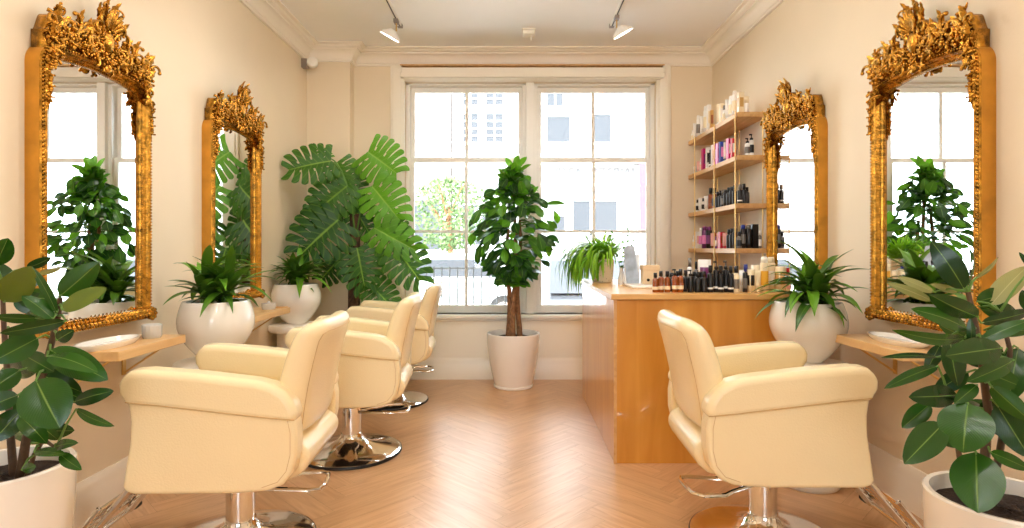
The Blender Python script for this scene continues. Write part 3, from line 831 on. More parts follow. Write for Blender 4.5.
# products on the counter : empties with body, cap and label parts
PR = {}
def counter_bottle(kind, w, h, cols, x, y, label, group):
    key = (kind, w, h, cols); root = empty('bottle' if kind not in ('box', 'tube', 'jar') else kind, (x, y, CZ), rnd.uniform(-.4, .4), label, 'bottle' if kind not in ('box', 'tube', 'jar') else kind, group)
    if key not in PR:
        b, nm = bottle_mesh(kind, w, h, *cols); PR[key] = []
        for k, pn in ((0, 'body'), (1, 'cap'), (2, 'label_band')):
            fs = [f for f, m in zip(b.f, b.mi) if m == k]
            if not fs: continue
            used = sorted({i for f in fs for i in f}); mp = {o: j for j, o in enumerate(used)}
            q = MB(); q.v = [b.v[i] for i in used]; q.a = [b.a[i] for i in used]; q.f = [tuple(mp[i] for i in f) for f in fs]; q.mi = [0] * len(fs)
            PR[key].append(q.build(pn, CM[cols[k]], root, angle=40, fix=False))
    else:
        for o in PR[key]:
            c = o.copy(); c.parent = root; COL.objects.link(c)
    return root
def cb(u, topv, w, kind, cols, label, Y=3.30, group='products along the counter'):
    px = 640 + u / 6.83; top = 235 + topv / 6.83
    z = EYE - (top - VY) * Y / F
    counter_bottle(kind, round(w, 3), round(z - CZ, 3), cols, (px - VX) * Y / F, Y, label, group)
O2 = ['leftmost', 'second from the left', 'third from the left', 'fourth from the left', 'fifth from the left', 'sixth from the left', 'seventh from the left', 'eighth from the left', 'ninth from the left']
AM = ('amber', 'black', 'cream'); BK = ('black', 'black', 'black'); BW = ('black', 'black', 'white')
for i, (u, t, Y, k) in enumerate(((105, 258, 3.29, 'bottle'), (143, 245, 3.29, 'bottle'), (186, 247, 3.29, 'bottle'), (238, 233, 3.29, 'pump'), (277, 233, 3.29, 'bottle'))):
    cb(u, t, .034, k, AM, 'amber glass bottle with black cap on the counter, ' + O2[i], Y, 'amber bottles on the counter')
for i, (u, t, Y, k) in enumerate(((215, 258, 3.36, 'bottle'), (258, 246, 3.37, 'bottle'), (312, 240, 3.35, 'bottle'), (345, 238, 3.29, 'pump'), (395, 252, 3.29, 'bottle'), (437, 248, 3.29, 'bottle'), (370, 250, 3.37, 'bottle'), (415, 250, 3.37, 'bottle'))):
    cb(u, t, .036, k, BK, 'short black bottle on the counter %s' % ['behind the third amber bottle', 'behind the pump topped amber bottle', 'behind the rightmost amber bottle', 'with a pump, right of the amber ones', 'in front, just right of the black pump bottle', 'in front, next to the tall black ones', 'in the second row, left of a pair', 'in the second row, right of a pair'][i], Y, 'short black bottles on the counter')
for i, (u, t, Y, k) in enumerate(((480, 208, 3.29, 'bottle'), (520, 178, 3.31, 'pump'), (552, 210, 3.29, 'bottle'), (586, 176, 3.31, 'pump'), (620, 212, 3.29, 'bottle'))):
    cb(u, t, .033, k, BW, 'tall black bottle with a white band on the counter, ' + O2[i], Y, 'tall black bottles on the counter')
cb(340, 158, .03, 'bottle', ('white', 'grey', 'white'), 'tall white bottle behind the short black bottles on the counter', 3.45)
cb(384, 180, .026, 'bottle', ('grey', 'black', 'white'), 'thin grey bottle with black cap behind the short black bottles', 3.45)
cb(441, 168, .075, 'box', ('white', 'white', 'purple'), 'white box with a purple mark behind the black bottles', 3.50)
cb(657, 210, .036, 'bottle', ('cream', 'black', 'grey'), 'cream bottle with black cap right of the tall black bottles', 3.29)
cb(700, 240, .030, 'box', ('white', 'white', 'cream'), 'small white box between cream and blue capped bottles', 3.36)
cb(722, 200, .034, 'bottle', ('black', 'blue', 'grey'), 'black bottle with a blue cap on the counter', 3.31)
cb(758, 235, .034, 'box', ('cream', 'cream', 'black'), 'cream box with black mark on the counter', 3.29)
cb(800, 205, .055, 'box', ('cream', 'white', 'brown'), 'wide cream box in the back of the counter', 3.42)
cb(803, 245, .034, 'tube', ('cream', 'cream', 'gold'), 'cream tube standing in front of the wide cream box', 3.29)
cb(848, 148, .046, 'can', ('cream', 'white', 'yellow'), 'tall cream bottle with a yellow band on the counter', 3.30)
cb(893, 150, .050, 'can', ('cream', 'cream', 'white'), 'tall plain cream bottle beside the yellow banded one', 3.33)
cb(958, 215, .05, 'box', ('cream', 'cream', 'gold'), 'cream box nearly hidden behind the palm leaves on the counter', 3.30)
cb(1005, 225, .036, 'bottle', ('cream', 'red', 'rose'), 'cream bottle with red cap behind the palm leaves', 3.31)

# ------------------------------------------------------------------ leaves
def leaf(mb, B, T, nrm, W, shape, arch=.08, fold=.25, nl=9, tint=.3, ns=2, wav=0):
    B, T = V(B), V(T); ax = T - B; L = ax.length; a = ax.normalized()
    nrm = V(nrm); nrm = (nrm - a * nrm.dot(a))
    if nrm.length < 1e-5: nrm = a.orthogonal()
    nrm.normalize(); sd = a.cross(nrm)
    rows = []
    for i in range(nl + 1):
        t = i / nl; hw = W / 2 * shape(t)
        c = B + ax * t + nrm * (arch * L * sin(pi * t * .95))
        row = []
        for k in range(-ns, ns + 1):
            s = k / ns
            p = c + sd * (s * hw) + nrm * (fold * abs(s) * hw * (1 - .3 * abs(s)) + wav * sin(t * 17 + s) * hw * abs(s))
            row.append(mb.vert(p, (t, s, tint)))
        rows.append(row)
    for A, B2 in zip(rows, rows[1:]):
        for k in range(2 * ns): mb.face((A[k], A[k + 1], B2[k + 1], B2[k]))
ELL = lambda t: max(.03, sin(pi * t ** .85) ** .62 * (1 if t < .93 else (1 - (t - .93) / .07 * .6)))
OBO = lambda t: max(.04, sin(pi * t ** 1.35) ** .75)
STR = lambda t: max(.04, (.35 + .65 * sin(pi * min(1, t * .9 + .1)) ** .8) * (1 - t ** 5))

def pot(name_parent, r_top, r_max, r_bot, h, loc, mat, kind='bowl', soil=True, n=48):
    b = MB()
    if kind == 'bowl':
        pr = [(0, 0), (r_bot, 0), (r_bot * 1.05, .006)]
        for k in range(1, 15):
            t = k / 14
            # superelliptic belly: widest at 60 %
            if t < .66: r = r_bot + (r_max - r_bot) * sin(pi / 2 * (t / .66)) ** .95
            else: r = r_max - (r_max - r_top) * (1 - cos(pi / 2 * (t - .66) / .34))
            pr.append((r, h * t))
        pr += [(r_top - .004, h + .005), (r_top - .014, h + .003), (r_top - .016, h - .03), (r_top - .02, h - .05), (0, h - .05)]
    else:
        pr = [(0, 0), (r_bot, 0), (r_bot + .006, .008)]
        for k in range(1, 11):
            t = k / 10; pr.append((r_bot + .006 + (r_top - r_bot - .006) * (1 - (1 - t) ** 1.7), .008 + (h - .008) * t))
        pr += [(r_top - .005, h + .006), (r_top - .018, h + .004), (r_top - .02, h - .03), (r_top - .022, h - .05), (0, h - .05)]
    return b.lathe(pr, n=n, closed_ends=False).build('pot', mat, name_parent)
def soil(parent, r, z):
    b = MB(); rr = random.Random(5); n = 28; rings = []
    for j in range(6):
        q = j / 5 * r
        rings.append([b.vert((q * cos(2 * pi * k / n), q * sin(2 * pi * k / n), z + rr.uniform(-.004, .006) + (1 - j / 5) * .012)) for k in range(n)])
    for A, B2 in zip(rings, rings[1:]):
        for k in range(n): b.face((A[k], B2[k], B2[(k + 1) % n], A[(k + 1) % n]))
    return b.build('soil', M['soil'], parent, fix=False)

# --- rubber plants
def rubber_plant(loc, potr, poth, label, stems, leaves, seed):
    """leaves: (bx,by,tx,ty,Wpx,dyB,dyT,roll,kind)"""
    root = empty('rubber_plant', loc, 0, label, 'potted plant', 'rubber plants in the foreground')
    L0 = V(loc)
    pot(root, potr, potr, potr * .78, poth, loc, M['white_gloss'], 'cyl')
    soil(root, potr - .02, poth - .045)
    rr = random.Random(seed)
    sp = []
    sb = MB()
    for st in stems:
        pts = [P(px, py, L0.y + dy) - L0 for px, py, dy in st['p']]
        # smooth polyline
        fine = []
        for i in range(len(pts) - 1):
            for k in range(5): fine.append(pts[i].lerp(pts[i + 1], k / 5))
        fine.append(pts[-1])
        rad = [st['r'] * (1 - .55 * i / len(fine)) for i in range(len(fine))]
        sb.tube(fine, rad, 9); sp += fine
    leaves = list(leaves)
    for _ in range(22):      # leaves turned away behind the front ones
        q = rr.choice(sp[4:]) + L0; px = VX + q.x * F / q.y; py = VY + (EYE - q.z) * F / q.y
        if py > 445: continue
        a = rr.uniform(-.9, .9) + (pi if rr.random() < .5 else 0); l = rr.uniform(34, 50)
        leaves.append((px + cos(a) * 8, py + sin(a) * 5, px + cos(a) * l, py - abs(sin(a)) * l * .3 + rr.uniform(-8, 14), rr.uniform(16, 28), rr.uniform(.0, .03), rr.uniform(.04, .13), rr.uniform(-35, 35), 'n'))
    fol = MB(); pet = fol
    for (bx, by, tx, ty, w, dB, dT, roll, kd) in leaves:
        B = P(bx, by, L0.y + dB) - L0; T = P(tx, ty, L0.y + dT) - L0
        W = w * (L0.y + (dB + dT) / 2) / F * (.80 if w > 14 else .9)
        view = (V((0, 0, EYE)) - L0 - (B + T) / 2).normalized()
        ax = (T - B).normalized()
        nr = view - ax * view.dot(ax); nr.normalize()
        nr = Matrix.Rotation(R(roll), 3, ax) @ nr
        fol.cm = 1 if kd == 'o' else 0
        flip = nr if kd != 'u' else -nr
        leaf(fol, B, T, flip, W, ELL, arch=rr.uniform(.03, .10) * (1 if kd != 'u' else -1), fold=(rr.uniform(-.30, .22) if kd != 'u' else -.15), nl=14, tint=rr.uniform(.05, .85), ns=4)
        # petiole to the stem
        cands = [q for q in sp if q.z < B.z + .02] or sp
        q = min(cands, key=lambda s_: (s_ - B).length)
        mid = (q + B) / 2 + V((0, 0, .01))
        fol.cm = 2; pet.tube([q, mid, B, B + (T - B) * .05], [.0042, .0034, .003, .002], 6)
    sb.build('stem', M['stem_red'], root)
    fol.build('foliage', [M['rubber_leaf'], M['olive_leaf'], M['stem_green']], root, smooth='all', fix=False)
    return root

Lv = [ # left plant
 (60, 296, 99, 262, 30, -.06, -.03, 8, 'n'), (62, 310, 107, 288, 23, -.08, -.05, -25, 'u'), (57, 313, 32, 267, 10, -.05, -.08, 20, 'n'),
 (53, 319, 22, 296, 20, -.06, -.08, 25, 'n'), (4, 302, 31, 266, 36, -.08, -.10, 10, 'u'), (-6, 266, 8, 238, 26, -.02, -.04, 10, 'n'),
 (27, 268, 51, 257, 12, .02, .05, 30, 'n'), (38, 274, 61, 268, 7, .03, .06, 30, 'o'), (37, 318, -6, 316, 15, -.08, -.12, -35, 'n'),
 (66, 321, 0, 333, 18, -.08, -.14, -20, 'n'), (38, 338, -8, 362, 32, -.06, -.14, 0, 'n'), (57, 340, 74, 330, 17, -.09, -.10, 0, 'n'),
 (47, 356, 98, 373, 24, -.08, -.12, -30, 'n'), (50, 350, 108, 380, 34, -.04, -.03, 0, 'n'), (36, 380, 60, 428, 56, -.16, -.18, 8, 'n'),
 (74, 402, 114, 391, 20, -.05, -.02, -20, 'n'), (76, 409, 115, 426, 12, -.06, -.08, 30, 'n'), (20, 416, 47, 444, 22, -.10, -.12, -10, 'n'),
 (20, 370, -12, 392, 26, -.06, -.12, 10, 'n'), (18, 395, -14, 408, 24, -.1, -.14, 10, 'n'), (22, 410, -8, 442, 30, -.06, -.12, 5, 'n'),
 (36, 372, 82, 392, 26, -.02, .0, 10, 'n'), (50, 385, 88, 402, 20, .02, .04, 0, 'n'), (24, 355, 54, 372, 24, -.02, -.04, 0, 'n'),
 (55, 447, 79, 443, 12, -.06, -.10, -20, 'n'), (60, 454, 82, 470, 15, -.07, -.1, 10, 'n'), (34, 452, 66, 455, 12, -.06, -.10, -30, 'n'), (22, 470, 36, 466, 11, -.1, -.13, 0, 'n'),
 (14, 300, 44, 312, 20, .03, .06, 0, 'n'), (12, 330, 36, 350, 26, .03, .03, 10, 'n'), (-6, 290, -20, 262, 26, .0, .0, 0, 'n'),
 (26, 300, 14, 282, 18, .05, .08, 0, 'n'), (30, 395, 8, 425, 24, .02, .02, 0, 'n'), (40, 425, 58, 440, 12, -.02, .02, 0, 'n')]
Lv[30] = (8, 290, -6, 262, 26, .0, .02, 0, 'n')
rubber_plant((-1.60, 1.78, 0), .19, .52, 'big rubber plant in a tall white pot at the left edge of the foreground',
    [{'p': [(20, 478, 0), (26, 440, -.01), (38, 395, -.02), (49, 353, -.02), (58, 316, -.03), (60, 298, -.04)], 'r': .014},
     {'p': [(14, 480, .02), (10, 430, .01), (8, 380, 0), (4, 330, -.01), (2, 280, -.01)], 'r': .012},
     {'p': [(26, 480, -.02), (34, 455, -.03), (44, 440, -.04), (56, 448, -.05)], 'r': .008}], Lv, 21)
Rv = [
 (964, 289, 931, 241, 30, -.04, -.02, 12, 'n'), (966, 288, 972, 250, 6, -.03, -.02, 70, 'n'), (976, 278, 998, 257, 8, -.02, -.01, 55, 'o'),
 (990, 306, 1028, 266, 28, .02, .06, -25, 'o'), (978, 317, 929, 294, 27, -.08, -.14, -20, 'n'), (967, 329, 910, 309, 23, -.05, -.09, 25, 'n'),
 (965, 338, 891, 329, 18, -.10, -.16, -30, 'n'), (934, 292, 898, 277, 11, .05, .07, 20, 'o'), (932, 301, 886, 283, 11, .03, .05, 20, 'o'), (958, 292, 930, 284, 8, .02, .02, 10, 'o'),
 (971, 344, 970, 318, 9, -.1, -.1, 20, 'n'), (981, 323, 1034, 310, 14, -.04, .0, 20, 'n'), (981, 340, 1032, 320, 18, -.06, -.1, -20, 'n'), (984, 330, 1034, 330, 16, .02, .04, 10, 'n'),
 (950, 336, 958, 386, 28, -.06, -.1, 25, 'n'), (1002, 348, 945, 356, 34, -.12, -.16, 5, 'n'), (938, 357, 881, 358, 8, -.03, -.05, 35, 'n'), (938, 366, 884, 389, 14, -.05, -.1, 20, 'n'),
 (957, 395, 908, 397, 28, -.08, -.13, -5, 'n'), (943, 424, 904, 464, 36, -.14, -.20, 0, 'n'), (930, 404, 902, 428, 22, -.05, -.06, 0, 'n'),
 (968, 403, 963, 453, 58, -.15, -.2, 5, 'n'), (976, 452, 978, 513, 56, -.16, -.24, 5, 'n'), (977, 385, 954, 404, 17, -.12, -.14, 0, 'n'),
 (1014, 360, 966, 382, 22, -.1, -.14, -10, 'n'), (991, 386, 1032, 422, 24, -.08, -.12, 10, 'n'), (997, 405, 1030, 458, 34, -.05, -.1, 0, 'n'), (1018, 348, 1008, 402, 34, .0, -.02, 0, 'n'),
 (990, 452, 1030, 470, 18, -.03, -.06, -20, 'n'), (1032, 312, 1022, 290, 16, .05, .05, 0, 'n'), (960, 345, 990, 366, 26, .0, .02, 0, 'n'), (985, 400, 1010, 440, 30, .0, .02, 0, 'n'),
 (968, 372, 934, 392, 22, .0, .02, 0, 'n'), (940, 345, 926, 372, 16, .0, 0, 0, 'n'), (985, 372, 1020, 386, 26, -.02, -.03, 0, 'n'), (1032, 268, 1019, 252, 6, .02, .02, 0, 'n')]
rubber_plant((1.43, 1.66, 0), .195, .475, 'big rubber plant in a round white pot at the right edge of the foreground',
    [{'p': [(975, 500, 0), (985, 455, -.01), (988, 410, -.02), (982, 365, -.03), (976, 328, -.04), (968, 292, -.04)], 'r': .014},
     {'p': [(990, 498, .02), (1000, 450, .01), (1008, 400, 0), (1010, 350, 0), (1000, 312, 0)], 'r': .011},
     {'p': [(970, 498, -.02), (960, 460, -.03), (955, 430, -.05), (950, 402, -.05)], 'r': .009}], Rv, 33)

# --- strap-leaved plants in bowl pots on pedestals
def strap_plant(label, seed, nleaf=52, wall=0):
    root = empty('palm_plant', (0, 0, 0), 0, label, 'potted plant', 'leafy plants in white bowls on pedestals')
    pot(root, .160, .183, .068, .300, None, M['white_gloss'], 'bowl')
    soil(root, .138, .258)
    rr = random.Random(seed); f = MB(); st = MB()
    crowns = [(rr.uniform(-.06, .06), rr.uniform(-.06, .06)) for _ in range(5)]
    for c in crowns: st.tube([(c[0], c[1], .26), (c[0] * 1.1, c[1] * 1.1, .37)], [.009, .006], 7)
    for i in range(nleaf):
        cx, cy = crowns[i % 5]; az = i * 2.4 + rr.uniform(-.3, .3); el = rr.uniform(.05, 1.35) if i % 3 else rr.uniform(.8, 1.4)
        L = rr.uniform(.20, .34); L *= (1 - .45 * max(0, cos(az) * wall) * cos(el)); z0 = .27 + .13 * (i / nleaf)
        # arched strap: made by stepping
        n = 9; p = V((cx, cy, z0)); e = el; d = None; rows = []; W = rr.uniform(.036, .056); tint = rr.random() ** .8
        h = V((cos(az), sin(az), 0)); side = V((-sin(az), cos(az), 0)); bend = rr.uniform(.7, 1.7)
        for k in range(n + 1):
            t = k / n; hw = W / 2 * STR(t)
            dirv = h * cos(e) + V((0, 0, sin(e))); nr = V((0, 0, 1)) * cos(e) - h * sin(e)
            rows.append([f.vert(p + side * hw * s + nr * abs(s) * hw * .35, (t, s, tint)) for s in (-1, 0, 1)])
            p = p + dirv * (L / n); e -= bend / n
        for A, B2 in zip(rows, rows[1:]):
            for k in range(2): f.face((A[k], B2[k], B2[k + 1], A[k + 1]))
    st.build('stem', M['stem_green'], root)
    f.v = [(max(x, -.165) if wall < 0 else min(x, .305), y, z) for x, y, z in f.v] if seed == 41 else [(max(x, -.295) if wall < 0 else min(x, .305), y, z) for x, y, z in f.v]
    f.build('foliage', M['strap_leaf'], root, smooth='all', fix=False)
    return root
def pedestal(x, y, label, kind):
    root = empty('pedestal', (x, y, 0), 0, label, 'pedestal', 'white round pedestals under the bowls')
    if kind == 'round':
        MB().lathe([(0, 0), (.142, 0), (.15, .01), (.15, .03), (.14, .045), (.138, .07), (.136, .3), (.14, .57), (0, .57)], n=40).build('column', M['white_matte'], root)
        MB().lathe([(0, .57), (.195, .57), (.205, .58), (.205, .605), (.195, .618), (.13, .625), (0, .625)], n=40).build('top', M['white_matte'], root)
    return root
ZP = .626
for i, (x, y, lb, pl) in enumerate(((-1.55, 2.98, 'leafy plant in a white bowl pot between the two left consoles', 'white round pedestal between the two left consoles'),
                                 (-1.68, 4.42, 'leafy plant in a white bowl pot next to the big split leaf plant', 'white round pedestal in front of the split leaf plant'),
                                 (1.515, 2.93, 'leafy plant in a white bowl pot at the end of the counter', 'white round pedestal at the end of the counter'))):
    q = strap_plant(lb, 40 + i, 74, -1 if x < 0 else 1)
    q.location = (x, y, ZP)
    pedestal(x, y, pl, 'round')

# --- monstera
def mon_leaf(mb, B, T, nrm, W, tint, droop=.25, seed=0):
    rr = random.Random(seed)
    B, T = V(B), V(T); ax = T - B; L = ax.length; a = ax.normalized()
    nrm = V(nrm); nrm = nrm - a * nrm.dot(a); nrm.normalize(); sd = a.cross(nrm)
    NF = 7; NS = 14; NI = 4
    for sg in (-1, 1):
        for k in range(NF):
            tc = (k + .5) / NF; cut = .16 + .12 * rr.random(); gmax = .13 + .09 * rr.random()
            ends = k in (0, NF - 1)
            grid = []
            for i in range(NI + 1):
                row = []
                for j in range(NS + 1):
                    s = j / NS; e = (i / NI - .5) * 2
                    g = gmax * min(1, max(0, (s - cut) / .25)) + (.10 * max(0, (s - .82) / .18) ** 2)
                    t = tc + e / (2 * NF) * (1 - g)
                    s2 = s * (1 - .06 * e * e * max(0, (s - .6) / .4))
                    hw = W / 2 * 1.04 * (sin(pi * min(1, (tc * .5 + t * .5) * .70 + .24)) ** .75)
                    sw = (-.42 + 1.05 * t) * L * .42 * s2 ** 1.25
                    p = B + ax * (t * .86) + a * sw + sd * (sg * s2 * hw) + nrm * (.30 * s2 * hw - 1.5 * droop * hw * s2 ** 2.2 - .16 * L * t * t)
                    row.append(mb.vert(p, (t, sg * s, tint)))
                grid.append(row)
            for i in range(NI):
                for j in range(NS):
                    if i in (0,) and j in (3, 4) and k % 2 and not ends: continue
                    q = (grid[i][j], grid[i + 1][j], grid[i + 1][j + 1], grid[i][j + 1])
                    mb.face(q[::-1] if sg > 0 else q)
mr = empty('monstera_plant', (wx(354, 4.90), 4.90, 0), 0, 'tall split leaf plant with huge cut leaves in the back left corner', 'potted plant')
ML0 = V(mr.location)
pot(mr, .15, .15, .12, .36, None, M['white_gloss'], 'cyl'); soil(mr, .128, .315)
MB().tube([(0, 0, .3), (0, 0, .9), (.01, .0, 1.5)], [.055, .05, .045], 12).build('moss_pole', M['moss_pole'], mr)
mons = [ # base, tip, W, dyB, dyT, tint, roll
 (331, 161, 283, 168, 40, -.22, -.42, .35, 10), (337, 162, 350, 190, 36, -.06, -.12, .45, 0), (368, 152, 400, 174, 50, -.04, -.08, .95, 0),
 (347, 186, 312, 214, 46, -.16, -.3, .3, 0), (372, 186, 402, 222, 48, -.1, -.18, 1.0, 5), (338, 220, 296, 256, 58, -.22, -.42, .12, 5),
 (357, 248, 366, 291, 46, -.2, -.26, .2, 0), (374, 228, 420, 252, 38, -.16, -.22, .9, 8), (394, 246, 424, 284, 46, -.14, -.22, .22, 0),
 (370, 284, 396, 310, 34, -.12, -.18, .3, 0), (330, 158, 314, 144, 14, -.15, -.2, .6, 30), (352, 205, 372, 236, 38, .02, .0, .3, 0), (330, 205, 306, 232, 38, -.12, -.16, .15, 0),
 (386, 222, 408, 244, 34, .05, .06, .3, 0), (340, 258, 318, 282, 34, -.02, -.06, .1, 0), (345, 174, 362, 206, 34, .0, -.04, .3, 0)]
f = MB(); pt = f
for k, (bx, by, tx, ty, w, dB, dT, tint, roll) in enumerate(mons):
    B = P(bx, by, ML0.y + dB) - ML0; T = P(tx, ty, ML0.y + dT) - ML0
    view = (V((.2, 0, EYE + 1.0)) - ML0 - B).normalized(); ax = (T - B).normalized()
    nr = view - ax * view.dot(ax); nr = Matrix.Rotation(R(roll), 3, ax) @ nr
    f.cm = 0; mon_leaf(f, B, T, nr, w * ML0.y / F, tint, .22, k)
    z0 = max(.35, B.z - .45)
    q = V((.02, -.03, z0)); mid = q.lerp(B, .55) + V((0, .0, .10))
    f.cm = 1; pt.tube([q, q.lerp(mid, .5) + V((0, 0, .03)), mid, mid.lerp(B, .6) + V((0, 0, .02)), B], [.010, .008, .007, .006, .005], 7)
f.v = [(max(x, XL + .02 - ML0.x), min(y, YB - .03 - ML0.y), z) for x, y, z in f.v]
f.build('foliage', [M['monstera_leaf'], M['stem_green']], mr, smooth='all', fix=False)

# --- ficus in the middle
fc = empty('ficus_tree', (.003, 4.98, 0), 0, 'bushy ficus tree with three stems in a white pot in front of the windows', 'potted plant')
pt_ = pot(fc, .232, .232, .155, .465, None, M['white_gloss'], 'cyl'); soil(fc, .21, .42)
MB().lathe([(0, 0), (.165, 0), (.172, .008), (.172, .022), (.16, .026), (0, .026)], n=40).build('saucer', M['white_gloss'], fc)
b = MB(); rr = random.Random(9); tops = []
for k, (x0, y0, x1, y1, h) in enumerate(((-.045, .0, -.04, -.02, 1.55), (.045, .02, .05, .0, 1.45), (.005, -.05, .015, .02, 1.75))):
    pts = []
    for i in range(9):
        t = i / 8; pts.append(V((x0 + (x1 - x0) * t + .014 * sin(t * 7 + k * 2), y0 + (y1 - y0) * t + .014 * cos(t * 6 + k), .41 + (h - .41) * t)))
    b.tube(pts, [.026 - .015 * i / 8 for i in range(9)], 10); tops.append(pts)
b.build('trunk', M['bark'], fc)
f = MB(); tw = MB()
def crown_r(z):   # half width of the crown at height z (metres)
    t = (z - .88) / (2.0 - .88)
    return .385 * max(.05, sin(pi * min(1, max(0, t * .93 + .07)) ** .80)) + .03
cnt = 0
while cnt < 400:
    z = rr.uniform(.86, 1.93); az = rr.uniform(0, 2 * pi) if cnt % 3 else rr.uniform(-pi, 0)
    rad = crown_r(z) * rr.uniform(.15, 1.0) ** .5
    T = V((cos(az) * rad, sin(az) * rad * (.62 if sin(az) > 0 else .85), z))
    inner = V((cos(az) * .05, sin(az) * .05, min(1.75, z + .05)))
    out = V((cos(az), sin(az) * .8, 0)).normalized()
    el = rr.uniform(-1.25, .0) + (.9 if z > 1.72 else 0) + (.35 if z > 1.5 else 0)
    L = rr.uniform(.11, .165)
    d = (out * cos(el) + V((rr.uniform(-.3, .3), rr.uniform(-.3, .3), sin(el)))).normalized()
    Bp = T - d * L
    nr = V((0, 0, .8)) * cos(el) - out * sin(el) * .7 + V((rr.uniform(-.6, .6), rr.uniform(-1.3, -.3), rr.uniform(-.2, .4)))
    leaf(f, Bp, T, nr, rr.uniform(.060, .088), OBO, arch=.08, fold=.22, nl=7, tint=min(1, rr.random() ** 2.4 + (.3 if z > 1.7 else 0) ), ns=2)
    if cnt % 2 == 0: tw.tube([inner, inner.lerp(Bp, .6) + V((0, 0, .01)), Bp], [.004, .003, .002], 5)
    cnt += 1
for (a_, el, L, z, tint) in ((R(20), .9, .17, 1.88, .8), (R(160), 1.1, .16, 1.86, .9), (R(60), 1.3, .18, 1.86, .7), (R(-30), .5, .18, 1.84, .8), (R(200), .55, .17, 1.8, .6), (R(-8), .05, .2, 1.58, .5), (R(-90), 1.0, .16, 1.82, .9)):
    o_ = V((cos(a_), sin(a_), 0)); d = o_ * cos(el) + V((0, 0, sin(el)))
    Bp = V((0.01, 0.01, z)) + o_ * (.24 if z < 1.6 else .01)
    leaf(f, Bp, Bp + d * L, V((0, -.7, .7)), .06, OBO, nl=8, tint=tint)
tw.build('twigs', M['stem_green'], fc)
f.build('foliage', M['ficus_leaf'], fc, smooth='all', fix=False)

# --- trailing plant on the counter
hp = empty('trailing_plant', (.675, 4.30, CZ), 0, 'bright green trailing plant in a cream speckled pot on the counter', 'potted plant')
def speckle():
    m, nt, b, out = nodes('speckled_ceramic')
    v = nt.nodes.new('ShaderNodeTexVoronoi'); v.inputs['Scale'].default_value = 55
    r = nt.nodes.new('ShaderNodeValToRGB'); r.color_ramp.elements[0].position = .12; r.color_ramp.elements[1].position = .2
    r.color_ramp.elements[0].color = srgb(150, 110, 70); r.color_ramp.elements[1].color = srgb(242, 226, 198)
    tc = nt.nodes.new('ShaderNodeTexCoord'); nt.links.new(tc.outputs['Object'], v.inputs[0])
    nt.links.new(v.outputs[0], r.inputs[0]); nt.links.new(r.outputs[0], b.inputs['Base Color']); b.inputs['Roughness'].default_value = .4
    return m
pot(hp, .086, .086, .068, .172, None, speckle(), 'cyl', n=32); soil(hp, .07, .13)
f = MB(); rr = random.Random(14)
for i in range(380):
    az = rr.uniform(0, 2 * pi)
    left = rr.random() < .45
    if left: az = rr.gauss(pi, .7)
    el = rr.uniform(.75, 1.5) if not left else rr.uniform(.4, 1.3); L = rr.uniform(.14, .26) if not left else rr.uniform(.26, .50)
    bend = rr.uniform(.3, 1.2) if not left else rr.uniform(2.2, 3.0)
    p = V((rr.uniform(-.05, .05), rr.uniform(-.05, .05), .14)); h = V((cos(az), sin(az), 0)); side = V((-sin(az), cos(az), 0)); n = 11; rows = []; tint = rr.random(); W = rr.uniform(.012, .019); e = el
    for k in range(n + 1):
        t = k / n; hw = W / 2 * (1.25 + .5 * (k % 2)) * (1 - t * .5) if k < n else .0008
        e2 = max(-1.5, e); dirv = h * cos(e2) + V((0, 0, sin(e2))); nr = V((0, 0, 1)) * cos(e2) - h * sin(e2)
        rows.append([f.vert(p + side * hw * s + nr * abs(s) * hw * .3, (t, s, tint)) for s in (-1, 0, 1)])
        p = p + dirv * (L / n); e -= bend / n * (1.4 if t > .15 else .6)
        if p.z < .02 and p.x > -.145: p.z = .016 + .004 * (i % 5); e = max(e, 0)
    for A, B2 in zip(rows, rows[1:]):
        for k in range(2): f.face((A[k], B2[k], B2[k + 1], A[k + 1]))
f.build('foliage', M['fern_leaf'], hp, smooth='all', fix=False)

# ------------------------------------------------------------------ things on the counter's window arm
tr = tag(MB().box(.78 - .02, 1.08, 3.62, 3.98, CZ, CZ + .012).build('tray', M['paper'], bevel=.003, seg=2), 'flat white tray on the counter under the card stand', 'tray')
cs = empty('card_stand', (.80, 3.86, CZ + .0125), 0, 'slanted grey blue card in a clear stand on the white tray', 'card stand')
blue = simple('grey_blue_print', srgb(176, 190, 206), .4, noise=.4, scale=14)
b = MB(); a_ = [(-.045, 0, .008), (.045, 0, .008), (.03, .0, .26), (-.06, .0, .26)]
b = MB(); pr = [(-.03, .008), (.055, .008), (.02, .255), (-.02, .262), (-.05, .24)]
b.extrude_y(pr, -.004, .004); b.build('card', blue, cs, smooth=False)
b = MB(); b.box(-.05, .06, -.03, .03, 0, .008); b.box(-.045, .058, .005, .008, .008, .20); b.build('stand', M['frosted'], cs, smooth=False)
bx = empty('gift_box', (.925, 3.86, CZ + .0125), 0, 'cream lidded box on the white tray beside the card stand', 'box')
kr = simple('cream_box_card', srgb(232, 204, 164), .6)
MB().box(-.052, .052, -.045, .045, 0, .105).build('box_base', kr, bx, bevel=.002, seg=2)
MB().box(-.057, .057, -.05, .05, .096, .128).build('lid', kr, bx, bevel=.002, seg=2)
MB().tube([(-.02, -.045, .03), (-.02, -.05, .03)], .010, 14).build('seal', M['black_plastic'], bx)
tv = empty('twig_vase', (.765, 4.02, CZ), 0, 'clear little vase with a thin leafy twig behind the card stand', 'vase')
MB().lathe([(0, 0), (.024, 0), (.026, .03), (.018, .07), (.012, .10), (.015, .12), (.012, .12), (.009, .10), (.015, .07), (.022, .03), (0, .008)], n=20, closed_ends=False).build('vase', M['frosted'], tv)
b = MB(); rr = random.Random(2); b2 = MB()
